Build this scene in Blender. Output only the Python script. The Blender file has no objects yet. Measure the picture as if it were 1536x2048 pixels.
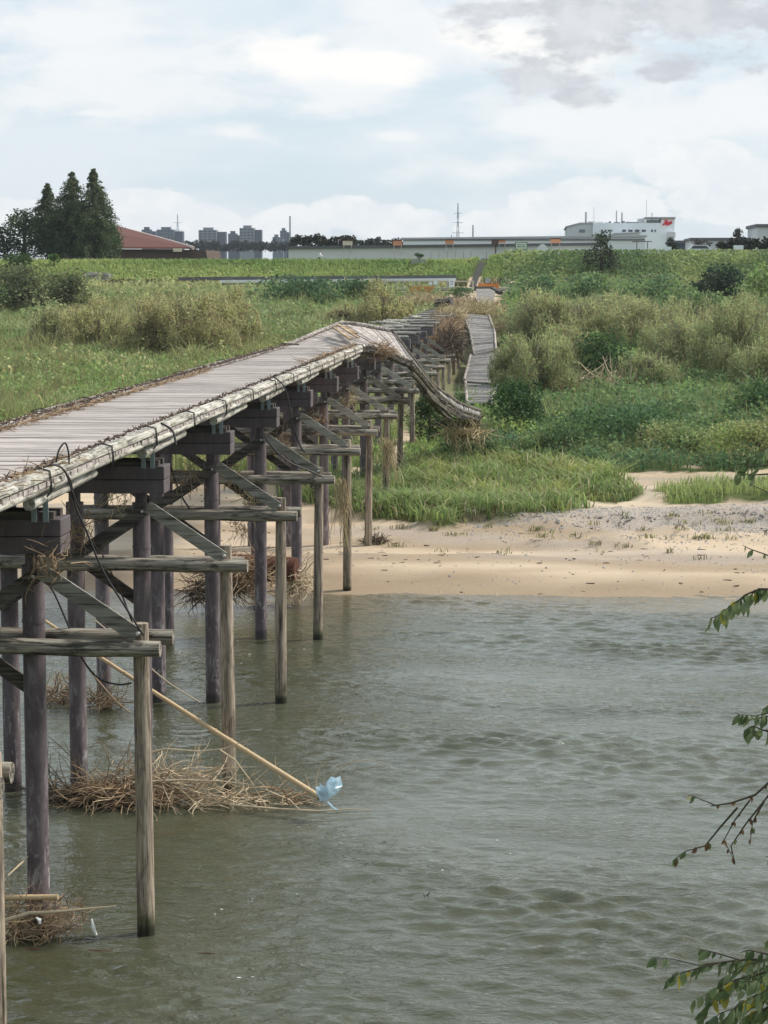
import bpy, math, random
import numpy as np
from mathutils import Vector, Matrix, Quaternion

random.seed(7)
RNG = np.random.default_rng(11)
SC = bpy.context.scene
COL = SC.collection
rad = math.radians

# ------------------------------------------------------------------ camera
F_PX, IMG_W, IMG_H = 4200.0, 1536.0, 2048.0
CAM = np.array([0.0, 0.0, 9.16])
PITCH, YAW = 0.1123, 0.0717
cam_data = bpy.data.cameras.new('camera')
cam_data.sensor_fit = 'VERTICAL'
cam_data.sensor_height = 36.0
cam_data.lens = 36.0 * F_PX / IMG_H
cam_data.clip_start = 0.1
cam_data.clip_end = 12000
cam = bpy.data.objects.new('camera', cam_data)
COL.objects.link(cam)
cam.location = CAM
cam.rotation_euler = (math.pi / 2 - PITCH, 0, YAW)
SC.camera = cam
_cp, _sp, _cy, _sy = math.cos(PITCH), math.sin(PITCH), math.cos(YAW), math.sin(YAW)
FWD = np.array([-_sy * _cp, _cy * _cp, -_sp])
RGT = np.array([_cy, _sy, 0.0])
UPV = np.cross(RGT, FWD)


def ray(u, v):
    d = FWD * F_PX + RGT * (u - IMG_W / 2) - UPV * (v - IMG_H / 2)
    return d


def at(u, v, Y):
    """point on the pixel's ray at world distance Y along the bridge direction"""
    d = ray(u, v)
    return CAM + d * (Y / d[1])


def to_px(P):
    d = np.asarray(P, float) - CAM
    z = d @ FWD
    z = np.where(np.abs(z) < 1e-6, 1e-6, z)
    return IMG_W / 2 + F_PX * (d @ RGT) / z, IMG_H / 2 - F_PX * (d @ UPV) / z


# ------------------------------------------------------------------ sun, sky, exposure
SUN_EL, SUN_AZ = rad(46), rad(68)          # azimuth clockwise from +Y
sun_data = bpy.data.lights.new('sun', 'SUN')
sun_data.energy = 2.6
sun_data.angle = rad(12)
sun_data.color = (1.0, 0.95, 0.87)
sun = bpy.data.objects.new('sun', sun_data)
COL.objects.link(sun)
_sd = Vector((math.sin(SUN_AZ) * math.cos(SUN_EL), math.cos(SUN_AZ) * math.cos(SUN_EL), math.sin(SUN_EL)))
sun.rotation_euler = _sd.to_track_quat('Z', 'Y').to_euler()

world = bpy.data.worlds.new('World')
SC.world = world
world.use_nodes = True
world.cycles.sampling_method = 'MANUAL'
world.cycles.sample_map_resolution = 256
SC.view_settings.view_transform = 'Standard'
SC.view_settings.look = 'None'
SC.view_settings.exposure = 0.85
SC.view_settings.gamma = 1.0
SC.cycles.max_bounces = 4
SC.cycles.diffuse_bounces = 3
SC.cycles.glossy_bounces = 3
SC.cycles.transmission_bounces = 2
SC.cycles.volume_bounces = 0
SC.cycles.transparent_max_bounces = 4
SC.cycles.use_denoising = True


class NT:
    """tiny helper for node trees"""
    def __init__(self, tree):
        self.t = tree
        self.n = tree.nodes
        self.l = tree.links

    def new(self, kind, **kw):
        nd = self.n.new(kind)
        for k, v in kw.items():
            setattr(nd, k, v)
        return nd

    def put(self, sock, val):
        if hasattr(val, 'is_linked') or isinstance(val, bpy.types.NodeSocket):
            self.l.new(val, sock)
        else:
            sock.default_value = val

    def math(self, op, a, b=0.0, c=0.0, clamp=False):
        nd = self.new('ShaderNodeMath', operation=op, use_clamp=clamp)
        for i, x in enumerate((a, b, c)):
            self.put(nd.inputs[i], x)
        return nd.outputs[0]

    def mix(self, fac, a, b, blend='MIX'):
        nd = self.new('ShaderNodeMix', data_type='RGBA', blend_type=blend)
        self.put(nd.inputs[0], fac)
        for s, x in ((nd.inputs[6], a), (nd.inputs[7], b)):
            if isinstance(x, (tuple, list)) and len(x) == 3:
                x = (*x, 1.0)
            self.put(s, x)
        return nd.outputs[2]

    def noise(self, vec, scale, detail=4.0, rough=0.55, dist=0.0):
        nd = self.new('ShaderNodeTexNoise')
        if vec is not None:
            self.put(nd.inputs['Vector'], vec)
        nd.inputs['Scale'].default_value = scale
        nd.inputs['Detail'].default_value = detail
        nd.inputs['Roughness'].default_value = rough
        nd.inputs['Distortion'].default_value = dist
        return nd.outputs[0]

    def ramp(self, fac, stops, interp='LINEAR'):
        nd = self.new('ShaderNodeValToRGB')
        cr = nd.color_ramp
        cr.interpolation = interp
        while len(cr.elements) < len(stops):
            cr.elements.new(0.5)
        for e, (p, c) in zip(cr.elements, stops):
            e.position = p
            e.color = (*c, 1.0) if not isinstance(c, (int, float)) else (c, c, c, 1.0)
        self.put(nd.inputs[0], fac)
        return nd.outputs[0]

    def step(self, x, lo, hi):
        nd = self.new('ShaderNodeMapRange', interpolation_type='SMOOTHSTEP')
        self.put(nd.inputs[0], x)
        nd.inputs[1].default_value = lo
        nd.inputs[2].default_value = hi
        return nd.outputs[0]

    def vmul(self, vec, s):
        nd = self.new('ShaderNodeVectorMath', operation='MULTIPLY')
        self.put(nd.inputs[0], vec)
        nd.inputs[1].default_value = s
        return nd.outputs[0]

    def vadd(self, vec, b):
        nd = self.new('ShaderNodeVectorMath', operation='ADD')
        self.put(nd.inputs[0], vec)
        self.put(nd.inputs[1], b)
        return nd.outputs[0]


def build_sky():
    w = NT(world.node_tree)
    w.n.clear()
    out = w.new('ShaderNodeOutputWorld')
    bg = w.new('ShaderNodeBackground')
    w.l.new(bg.outputs[0], out.inputs[0])
    bg.inputs[1].default_value = 0.066
    sky = w.new('ShaderNodeTexSky', sky_type='NISHITA')
    sky.sun_disc = False
    sky.sun_elevation = SUN_EL
    sky.sun_rotation = SUN_AZ
    sky.air_density = 1.0
    sky.dust_density = 1.2
    sky.ozone_density = 1.2
    tc = w.new('ShaderNodeTexCoord').outputs['Generated']
    sep = w.new('ShaderNodeSeparateXYZ')
    w.l.new(tc, sep.inputs[0])
    x, y, z = sep.outputs
    az = w.math('ARCTAN2', x, y)
    warp = w.new('ShaderNodeTexNoise')
    w.put(warp.inputs['Vector'], w.vmul(tc, (1, 1, 2.2)))
    warp.inputs['Scale'].default_value = 16
    warp.inputs['Detail'].default_value = 3
    warp.inputs['Roughness'].default_value = 0.62
    wv = w.new('ShaderNodeSeparateXYZ')
    w.l.new(warp.outputs['Color'], wv.inputs[0])
    azw = w.math('ADD', az, w.math('MULTIPLY', w.math('SUBTRACT', wv.outputs[0], 0.5), 0.02))
    elw = w.math('ADD', z, w.math('MULTIPLY', w.math('SUBTRACT', wv.outputs[1], 0.5), 0.012))

    def fld(u, v, ru, rv):
        """1 at the centre of a cloud, 0 at its rim, negative outside"""
        d = ray(u, v)
        d = d / np.linalg.norm(d)
        a0, e0 = math.atan2(d[0], d[1]), d[2]
        da = w.math('DIVIDE', w.math('SUBTRACT', azw, a0), ru / F_PX)
        de = w.math('DIVIDE', w.math('SUBTRACT', elw, e0), rv / F_PX)
        r2 = w.math('ADD', w.math('MULTIPLY', da, da), w.math('MULTIPLY', de, de))
        return w.math('SUBTRACT', 1.0, w.math('SQRT', r2))

    def cloud(lst, noise, k, lo, hi):
        acc = fld(*lst[0])
        for q in lst[1:]:
            acc = w.math('MAXIMUM', acc, fld(*q))
        return w.step(w.math('ADD', acc, w.math('MULTIPLY', w.math('SUBTRACT', noise, 0.5), k)), lo, hi)
    n1 = w.noise(w.vmul(tc, (1, 1, 3.0)), 6.0, 4, 0.55, 0.25)
    n2 = w.noise(w.vadd(w.vmul(tc, (1, 1, 3.0)), (3.1, 1.7, 0.4)), 15.0, 6, 0.6, 0.3)
    n3 = w.noise(w.vadd(w.vmul(tc, (1, 1, 2.2)), (0.3, 5.7, 2.4)), 30.0, 6, 0.62)
    n4 = w.noise(w.vadd(w.vmul(tc, (1, 1, 1.6)), (7.3, 0.7, 1.4)), 60.0, 4, 0.6)
    # clear sky: Nishita, thinned by pale high haze
    base = w.mix(0.78, sky.outputs[0], (6.2, 7.25, 8.05))
    high = w.step(n1, 0.42, 0.60)
    colr = w.mix(w.math('MULTIPLY', high, 0.45), base, (7.6, 7.9, 8.1))
    # broad white cloud sheets
    sh = cloud([(700, 130, 420, 140), (250, 150, 400, 130), (1180, 240, 520, 140), (1000, 40, 520, 120), (150, 40, 420, 90), (470, 265, 120, 26), (800, 272, 60, 20), (200, 222, 120, 14),
                (-500, 150, 500, 160), (2000, 200, 500, 160)], n2, 2.4, 0.02, 0.75)
    colr = w.mix(w.math('MULTIPLY', sh, 0.85), colr, w.mix(n3, (7.6, 7.8, 8.0), (8.4, 8.45, 8.45)))
    # thick white heads, brightest where the sun stands behind the cloud edge
    hd = cloud([(570, 105, 130, 50), (770, 140, 140, 45), (640, 130, 200, 50), (1130, 95, 240, 70), (1000, 70, 130, 50)], n3, 1.5, 0.05, 0.6)
    colr = w.mix(w.math('MULTIPLY', hd, 0.8), colr, (8.9, 8.75, 8.45))
    # cumulus banks low over the horizon
    cum = cloud([(290, 420, 130, 60), (400, 450, 110, 55), (690, 430, 90, 50), (790, 455, 110, 48), (580, 460, 120, 62), (1060, 430, 80, 50), (980, 460, 80, 45), (1210, 410, 150, 62),
                 (1400, 330, 150, 55), (1500, 390, 190, 80), (1330, 300, 60, 30), (30, 440, 120, 50), (-250, 420, 220, 80), (1800, 390, 260, 90)], n3, 1.1, 0.08, 0.22)
    ccol = w.mix(w.step(n4, 0.35, 0.68), (7.35, 7.6, 7.9), (8.4, 8.4, 8.35))
    colr = w.mix(w.math('MULTIPLY', cum, 0.75), colr, ccol)
    # grey cloud bellies, upper right
    grey = cloud([(1330, 20, 420, 150), (1070, 150, 130, 62), (1160, 190, 120, 34), (1240, 60, 200, 90), (1700, 20, 460, 110), (1330, 140, 110, 26), (990, 10, 130, 36)],
                 n3, 2.7, 0.12, 0.62)
    gcol = w.mix(w.step(n4, 0.35, 0.68), (5.1, 5.35, 5.75), (6.2, 6.45, 6.8))
    colr = w.mix(w.math('MULTIPLY', grey, 0.92), colr, gcol)
    # pale mist right at the horizon
    colr = w.mix(w.math('MULTIPLY', w.step(z, 0.03, -0.01), 0.5), colr, (7.4, 7.7, 8.0))
    w.l.new(colr, bg.inputs[0])


build_sky()

# ------------------------------------------------------------------ mesh helpers


def link(o, parent=None):
    COL.objects.link(o)
    if parent is not None:
        o.parent = parent
    return o


def tag(o, label=None, cat=None, group=None, kind=None):
    if label:
        o['label'] = label
    if cat:
        o['category'] = cat
    if group:
        o['group'] = group
    if kind:
        o['kind'] = kind
    return o


def empty(name, loc=(0, 0, 0), label=None, cat=None, group=None):
    o = bpy.data.objects.new(name, None)
    o.location = Vector([float(c) for c in loc])
    o.empty_display_size = 0.2
    link(o)
    return tag(o, label, cat, group)


class MB:
    def __init__(self):
        self.v = []
        self.f = []

    def box(self, c, s, M=None):
        b = len(self.v)
        for dx in (-.5, .5):
            for dy in (-.5, .5):
                for dz in (-.5, .5):
                    p = Vector((dx * s[0], dy * s[1], dz * s[2]))
                    if M is not None:
                        p = M @ p
                    self.v.append((p.x + c[0], p.y + c[1], p.z + c[2]))
        for f in ((0, 1, 3, 2), (4, 6, 7, 5), (0, 4, 5, 1), (2, 3, 7, 6), (0, 2, 6, 4), (1, 5, 7, 3)):
            self.f.append(tuple(b + i for i in f))
        return self

    def beam(self, a, c, w, h, up=(0, 0, 1)):
        """box from point a to point c; w across, h along up"""
        a, c = Vector([float(q) for q in a]), Vector([float(q) for q in c])
        d = c - a
        L = d.length
        d.normalize()
        side = d.cross(Vector(up))
        if side.length < 1e-4:
            side = Vector((1, 0, 0))
        side.normalize()
        u2 = side.cross(d)
        M = Matrix((d, side, u2)).transposed()
        m = (a + c) / 2
        return self.box(m, (L, w, h), M)

    def tube(self, pts, r, seg=8, cap=True, squash=None, jag=0.0):
        pts = [Vector([float(q) for q in p]) for p in pts]
        n = len(pts)
        rr = r if isinstance(r, (list, tuple, np.ndarray)) else [r] * n
        b = len(self.v)
        prev = None
        for i, p in enumerate(pts):
            t = pts[min(i + 1, n - 1)] - pts[max(i - 1, 0)]
            if t.length < 1e-9:
                t = Vector((0, 0, 1))
            t.normalize()
            if prev is None:
                a = Vector((0, 0, 1)) if abs(t.z) < 0.9 else Vector((1, 0, 0))
                s = t.cross(a).normalized()
            else:
                s = (prev - t * prev.dot(t))
                s = s.normalized() if s.length > 1e-6 else t.orthogonal().normalized()
            prev = s
            q = t.cross(s)
            for k in range(seg):
                an = 2 * math.pi * k / seg
                rad_ = rr[i] * (1 + (random.uniform(-jag, jag) if jag else 0))
                w = s * math.cos(an) * rad_ + q * math.sin(an) * rad_ * (squash or 1.0)
                self.v.append(tuple(p + w))
        for i in range(n - 1):
            for k in range(seg):
                k2 = (k + 1) % seg
                self.f.append((b + i * seg + k, b + i * seg + k2, b + (i + 1) * seg + k2, b + (i + 1) * seg + k))
        if cap:
            self.f.append(tuple(b + k for k in range(seg))[::-1])
            self.f.append(tuple(b + (n - 1) * seg + k for k in range(seg)))
        return self

    def prism(self, pts, off):
        """closed polygon pts extruded by vector off"""
        b = len(self.v)
        n = len(pts)
        o = Vector(off)
        for p in pts:
            self.v.append(tuple(float(q) for q in p))
        for p in pts:
            self.v.append(tuple(Vector([float(q) for q in p]) + o))
        self.f.append(tuple(b + i for i in range(n)))
        self.f.append(tuple(b + n + i for i in range(n))[::-1])
        for i in range(n):
            j = (i + 1) % n
            self.f.append((b + i, b + n + i, b + n + j, b + j))
        return self

    def mesh(self, name, m, smooth=False):
        me = bpy.data.meshes.new(name)
        me.from_pydata(self.v, [], self.f)
        me.materials.append(m)
        if smooth:
            me.polygons.foreach_set('use_smooth', [True] * len(me.polygons))
            me.set_sharp_from_angle(angle=rad(50))
        me.update()
        return me

    def build(self, name, m, parent=None, smooth=False, local=True):
        """vertices are world coordinates; made relative to the parent's location"""
        if parent is not None and local:
            L = wloc(parent)
            self.v = [(a - L[0], b_ - L[1], c - L[2]) for a, b_, c in self.v]
        o = bpy.data.objects.new(name, self.mesh(name, m, smooth))
        return link(o, parent)


def wloc(o):
    L = Vector((0, 0, 0))
    while o is not None:
        L = L + o.location
        o = o.parent
    return L


def bevel(o, w=0.01, seg=1):
    md = o.modifiers.new('bevel', 'BEVEL')
    md.width = w
    md.segments = seg
    md.limit_method = 'ANGLE'
    return o


def quads_mesh(name, V, C, m):
    """V (n,4,3) quads, C (n,3) colours -> one mesh with a colour attribute"""
    n = len(V)
    me = bpy.data.meshes.new(name)
    me.vertices.add(n * 4)
    me.vertices.foreach_set('co', V.reshape(-1).astype(np.float32))
    me.loops.add(n * 4)
    me.loops.foreach_set('vertex_index', np.arange(n * 4, dtype=np.int32))
    me.polygons.add(n)
    me.polygons.foreach_set('loop_start', np.arange(0, n * 4, 4, dtype=np.int32))
    a = me.attributes.new('col', 'FLOAT_COLOR', 'POINT')
    cc = np.ones((n * 4, 4), np.float32)
    cc[:, :3] = np.repeat(C, 4, axis=0)
    a.data.foreach_set('color', cc.reshape(-1))
    me.materials.append(m)
    me.update(calc_edges=True)
    return me


def grid_mesh(name, xs, ys, Z, m, attrs=None):
    nx, ny = len(xs), len(ys)
    Xg, Yg = np.meshgrid(xs, ys)
    co = np.stack([Xg, Yg, Z], -1).reshape(-1, 3)
    idx = np.arange(nx * ny).reshape(ny, nx)
    q = np.stack([idx[:-1, :-1], idx[:-1, 1:], idx[1:, 1:], idx[1:, :-1]], -1).reshape(-1)
    n = len(q) // 4
    me = bpy.data.meshes.new(name)
    me.vertices.add(len(co))
    me.vertices.foreach_set('co', co.reshape(-1).astype(np.float32))
    me.loops.add(len(q))
    me.loops.foreach_set('vertex_index', q.astype(np.int32))
    me.polygons.add(n)
    me.polygons.foreach_set('loop_start', np.arange(0, n * 4, 4, dtype=np.int32))
    me.polygons.foreach_set('use_smooth', np.ones(n, bool))
    if attrs is not None:
        a = me.attributes.new('mask', 'FLOAT_COLOR', 'POINT')
        cc = np.ones((len(co), 4), np.float32)
        cc[:, :3] = attrs.reshape(-1, 3)
        a.data.foreach_set('color', cc.reshape(-1))
    me.materials.append(m)
    me.update(calc_edges=True)
    return me


def vnoise(x, y, scale, seed=0, octs=4):
    """cheap value noise (numpy), 0..1"""
    out = np.zeros_like(x, float)
    amp, tot = 1.0, 0.0
    for o in range(octs):
        s = scale * 2 ** o
        X, Y = x * s + 37.3 * seed, y * s - 17.7 * seed
        xi, yi = np.floor(X).astype(np.int64), np.floor(Y).astype(np.int64)
        fx, fy = X - xi, Y - yi
        fx, fy = fx * fx * (3 - 2 * fx), fy * fy * (3 - 2 * fy)

        def h(a, b):
            k = (a * 374761393 + b * 668265263 + (seed * 97 + o) * 974634777) & 0x7fffffff
            k = (k ^ (k >> 13)) * 1274126177 & 0x7fffffff
            return ((k ^ (k >> 16)) & 0xffff) / 65535.0
        out += amp * ((h(xi, yi) * (1 - fx) + h(xi + 1, yi) * fx) * (1 - fy) + (h(xi, yi + 1) * (1 - fx) + h(xi + 1, yi + 1) * fx) * fy)
        tot += amp
        amp *= 0.5
    return out / tot


def in_poly(u, v, poly):
    inside = np.zeros(u.shape, bool)
    n = len(poly)
    for i in range(n):
        x0, y0 = poly[i]
        x1, y1 = poly[(i + 1) % n]
        if y0 == y1:
            continue
        c = ((y0 > v) != (y1 > v)) & (u < (x1 - x0) * (v - y0) / (y1 - y0) + x0)
        inside ^= c
    return inside
# ------------------------------------------------------------------ materials
MATS = {}


def new_mat(name, rough=0.8, spec=0.3):
    m = bpy.data.materials.new(name)
    m.use_nodes = True
    t = NT(m.node_tree)
    p = t.n['Principled BSDF']
    p.inputs['Roughness'].default_value = rough
    p.inputs['Specular IOR Level'].default_value = spec
    MATS[name] = m
    return m, t, p


def bump(t, p, h, strength=0.3, dist=0.02):
    b = t.new('ShaderNodeBump')
    b.inputs['Strength'].default_value = strength
    b.inputs['Distance'].default_value = dist
    t.l.new(h, b.inputs['Height'])
    t.l.new(b.outputs[0], p.inputs['Normal'])


def plain(name, c, rough=0.7, spec=0.3, metal=0.0, var=0.12):
    m, t, p = new_mat(name, rough, spec)
    oi = t.new('ShaderNodeTexCoord').outputs['Object']
    n = t.noise(oi, 3.0, 5, 0.65)
    lo = tuple(q * (1 - var) for q in c)
    hi = tuple(min(1, q * (1 + var)) for q in c)
    t.l.new(t.mix(n, lo, hi), p.inputs['Base Color'])
    p.inputs['Metallic'].default_value = metal
    return m


def wood(name, light, mid, dark, axis, spots=0.5, scale=1.0, lichen=None, rough=0.85, moss=False, rnd=0.3):
    """weathered timber: grain stretched along one world axis, dark rot patches, per-piece tone"""
    m, t, p = new_mat(name, rough, 0.2)
    geo = t.new('ShaderNodeNewGeometry').outputs['Position']
    rndv = t.new('ShaderNodeObjectInfo').outputs['Random']
    st = [9.0, 9.0, 9.0]
    st['XYZ'.index(axis)] = 0.55
    sv = t.vmul(geo, tuple(s * scale for s in st))
    off = t.new('ShaderNodeCombineXYZ')
    t.put(off.inputs[0], t.math('MULTIPLY', rndv, 37.0))
    t.put(off.inputs[1], t.math('MULTIPLY', rndv, 91.0))
    t.put(off.inputs[2], t.math('MULTIPLY', rndv, 13.0))
    sv = t.vadd(sv, off.outputs[0])
    g = t.noise(sv, 1.6, 6, 0.7, 0.4)
    col = t.ramp(g, [(0.34, dark), (0.49, mid), (0.62, light)])
    st2 = [3.0, 3.0, 3.0]
    st2['XYZ'.index(axis)] = 0.9
    pv = t.vadd(t.vmul(geo, tuple(st2)), off.outputs[0])
    blot = t.step(t.noise(pv, 1.3, 6, 0.7, 0.6), 0.48, 0.60)
    col = t.mix(t.math('MULTIPLY', blot, spots), col, tuple(q * 0.35 for q in dark))
    if lichen:
        li = t.step(t.noise(t.vadd(geo, (5, 3, 1)), 2.3, 7, 0.72), 0.50, 0.66)
        col = t.mix(t.math('MULTIPLY', li, 0.7), col, lichen)
    # cracks along the grain
    st3 = [26.0, 26.0, 26.0]
    st3['XYZ'.index(axis)] = 0.7
    cr = t.step(t.noise(t.vadd(t.vmul(geo, tuple(st3)), off.outputs[0]), 1.0, 3, 0.6), 0.43, 0.35)
    col = t.mix(t.math('MULTIPLY', cr, 0.75), col, tuple(q * 0.25 for q in dark))
    tone = t.math('ADD', 1.0 - rnd / 2, t.math('MULTIPLY', rndv, rnd))
    tv = t.new('ShaderNodeCombineColor')
    for i in range(3):
        t.put(tv.inputs[i], tone)
    col = t.mix(1.0, col, tv.outputs[0], 'MULTIPLY')
    if moss:
        sp = t.new('ShaderNodeSeparateXYZ')
        t.l.new(geo, sp.inputs[0])
        ms = t.step(t.math('ADD', sp.outputs[2], t.math('MULTIPLY', t.noise(geo, 4.0, 4, 0.6), -0.9)), 0.15, -0.45)
        col = t.mix(t.math('MULTIPLY', ms, 0.8), col, (0.045, 0.055, 0.018))
        wet = t.step(sp.outputs[2], 0.22, 0.1)
        col = t.mix(t.math('MULTIPLY', wet, 0.75), col, (0.012, 0.012, 0.010))
    t.l.new(col, p.inputs['Base Color'])
    bump(t, p, t.math('ADD', g, t.math('MULTIPLY', cr, -0.8)), 0.6, 0.012)
    return m


wood('plank_wood', (0.53, 0.475, 0.44), (0.42, 0.375, 0.345), (0.25, 0.215, 0.195), 'X', 0.22, 1.0, rnd=0.26)
wood('curb_wood', (0.60, 0.57, 0.51), (0.44, 0.415, 0.36), (0.17, 0.15, 0.115), 'Y', 0.65, 1.0, lichen=(0.45, 0.44, 0.35))
wood('far_curb_wood', (0.52, 0.48, 0.43), (0.30, 0.26, 0.23), (0.12, 0.10, 0.085), 'Y', 0.5, 1.0, rnd=0.6)
wood('stringer_wood', (0.17, 0.15, 0.13), (0.10, 0.088, 0.078), (0.04, 0.035, 0.03), 'Y', 0.5)
wood('guard_wood', (0.44, 0.40, 0.33), (0.27, 0.24, 0.195), (0.08, 0.07, 0.055), 'X', 0.8, 1.0)
wood('post_wood', (0.44, 0.365, 0.285), (0.29, 0.235, 0.18), (0.10, 0.08, 0.06), 'Z', 0.5, 1.0, moss=True, rnd=0.35)
wood('board_wood', (0.36, 0.34, 0.29), (0.265, 0.25, 0.21), (0.15, 0.135, 0.11), 'X', 0.25, 0.7, rnd=0.35)
wood('brace_wood', (0.15, 0.128, 0.112), (0.09, 0.078, 0.068), (0.04, 0.034, 0.03), 'X', 0.4)
wood('driftwood', (0.50, 0.39, 0.27), (0.31, 0.22, 0.14), (0.13, 0.09, 0.055), 'X', 0.3, 0.6)
wood('stranded_plank', (0.37, 0.35, 0.335), (0.28, 0.265, 0.25), (0.15, 0.14, 0.13), 'X', 0.45, 0.6, rnd=0.5)


def paint(name, base, fade, dark):
    m, t, p = new_mat(name, 0.55, 0.35)
    geo = t.new('ShaderNodeNewGeometry').outputs['Position']
    rndv = t.new('ShaderNodeObjectInfo').outputs['Random']
    n = t.noise(t.vmul(geo, (2.5, 2.5, 1.0)), 1.5, 6, 0.65)
    col = t.mix(t.step(n, 0.35, 0.7), dark, base)
    ch = t.step(t.noise(t.vmul(geo, (5, 5, 1.6)), 1.6, 7, 0.75, 0.5), 0.52, 0.62)
    sp = t.new('ShaderNodeSeparateXYZ')
    t.l.new(geo, sp.inputs[0])
    low = t.math('ADD', 0.25, t.math('MULTIPLY', t.step(sp.outputs[2], 3.0, 0.6), 0.6))
    col = t.mix(t.math('MULTIPLY', ch, low), col, fade)
    wet = t.step(t.math('ADD', sp.outputs[2], t.math('MULTIPLY', n, -0.35)), 0.12, -0.02)
    col = t.mix(t.math('MULTIPLY', wet, 0.75), col, (0.02, 0.018, 0.014))
    tone = t.math('ADD', 0.9, t.math('MULTIPLY', rndv, 0.2))
    tv = t.new('ShaderNodeCombineColor')
    for i in range(3):
        t.put(tv.inputs[i], tone)
    t.l.new(t.mix(1.0, col, tv.outputs[0], 'MULTIPLY'), p.inputs['Base Color'])
    bump(t, p, t.noise(geo, 60.0, 3, 0.6), 0.25, 0.004)
    return m


paint('pile_paint', (0.162, 0.130, 0.137), (0.34, 0.31, 0.31), (0.085, 0.066, 0.070))
paint('cap_paint', (0.118, 0.096, 0.102), (0.19, 0.165, 0.17), (0.085, 0.068, 0.074))
plain('strap_steel', (0.24, 0.29, 0.31), 0.5, 0.5, 0.3)
plain('cable_black', (0.022, 0.020, 0.020), 0.6, 0.4)
plain('cable_rust', (0.085, 0.058, 0.042), 0.85, 0.2, var=0.5)
plain('bolt_zinc', (0.62, 0.62, 0.60), 0.45, 0.5, 0.3)
plain('bamboo', (0.56, 0.41, 0.24), 0.5, 0.4, var=0.25)
plain('twig', (0.31, 0.22, 0.14), 0.9, 0.15, var=0.45)
plain('twig_pale', (0.52, 0.42, 0.29), 0.9, 0.15, var=0.35)
plain('twig_dark', (0.10, 0.075, 0.055), 0.9, 0.15, var=0.4)
plain('straw', (0.42, 0.34, 0.20), 0.9, 0.15, var=0.35)
plain('rust', (0.10, 0.042, 0.028), 0.9, 0.2, var=0.4)
plain('bark', (0.085, 0.07, 0.055), 0.9, 0.15, var=0.4)
plain('bark_grey', (0.17, 0.15, 0.12), 0.9, 0.15, var=0.4)
plain('white_paint', (0.80, 0.83, 0.85), 0.5, 0.3, var=0.04)
plain('offwhite_wall', (0.66, 0.66, 0.64), 0.7, 0.2, var=0.08)
plain('grey_wall', (0.57, 0.58, 0.59), 0.7, 0.2, var=0.05)
plain('panel_wall', (0.72, 0.74, 0.74), 0.7, 0.2, var=0.05)
plain('roof_dark', (0.12, 0.12, 0.125), 0.7, 0.3, var=0.15)
plain('roof_grey', (0.42, 0.43, 0.44), 0.6, 0.3, var=0.08)
plain('roof_red', (0.125, 0.056, 0.046), 0.8, 0.2, var=0.15)
plain('brick_dark', (0.11, 0.078, 0.066), 0.85, 0.2, var=0.3)
plain('roof_edge', (0.50, 0.40, 0.37), 0.7, 0.2, var=0.1)
plain('tower_grey', (0.15, 0.17, 0.21), 0.8, 0.2, var=0.1)
plain('tower_mid', (0.22, 0.235, 0.265), 0.8, 0.2, var=0.1)
plain('tower_dark', (0.075, 0.09, 0.125), 0.8, 0.2, var=0.1)
plain('window_dark', (0.06, 0.07, 0.08), 0.2, 0.5, var=0.1)
plain('window_grey', (0.16, 0.18, 0.20), 0.2, 0.5, var=0.1)
plain('steel_pale', (0.40, 0.42, 0.44), 0.6, 0.3, 0.2)
plain('steel_far', (0.33, 0.37, 0.42), 0.7, 0.2)
plain('logo_red', (0.68, 0.035, 0.06), 0.5, 0.3, var=0.05)
plain('orange_sheet', (0.62, 0.23, 0.06), 0.6, 0.3, var=0.25)
plain('orange_sign', (0.66, 0.30, 0.17), 0.6, 0.3, var=0.1)
plain('cream_sign', (0.72, 0.62, 0.48), 0.6, 0.3, var=0.1)
plain('sign_green', (0.10, 0.22, 0.11), 0.6, 0.3, var=0.1)
plain('sign_board', (0.66, 0.68, 0.60), 0.6, 0.3, var=0.1)
plain('concrete', (0.36, 0.35, 0.32), 0.9, 0.2, var=0.25)
plain('asphalt', (0.05, 0.05, 0.048), 0.9, 0.2, var=0.3)
plain('fence_pale', (0.52, 0.47, 0.36), 0.8, 0.2, var=0.2)
plain('navy', (0.04, 0.055, 0.10), 0.8, 0.2)
plain('skin', (0.50, 0.32, 0.23), 0.6, 0.3)
plain('cloth_white', (0.80, 0.80, 0.78), 0.9, 0.1)
plain('cloth_dark', (0.035, 0.035, 0.04), 0.9, 0.1)
plain('stone_grey', (0.36, 0.335, 0.305), 0.9, 0.2, var=0.45)


def leaf_mat(name='leaf', trans=0.48):
    m, t, p = new_mat(name, 0.6, 0.25)
    a = t.new('ShaderNodeAttribute', attribute_name='col')
    t.l.new(a.outputs['Color'], p.inputs['Base Color'])
    tr = t.new('ShaderNodeBsdfTranslucent')
    t.l.new(a.outputs['Color'], tr.inputs['Color'])
    mx = t.new('ShaderNodeMixShader')
    mx.inputs[0].default_value = trans
    t.l.new(p.outputs[0], mx.inputs[1])
    t.l.new(tr.outputs[0], mx.inputs[2])
    t.l.new(mx.outputs[0], t.n['Material Output'].inputs['Surface'])
    return m


leaf_mat()


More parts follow.
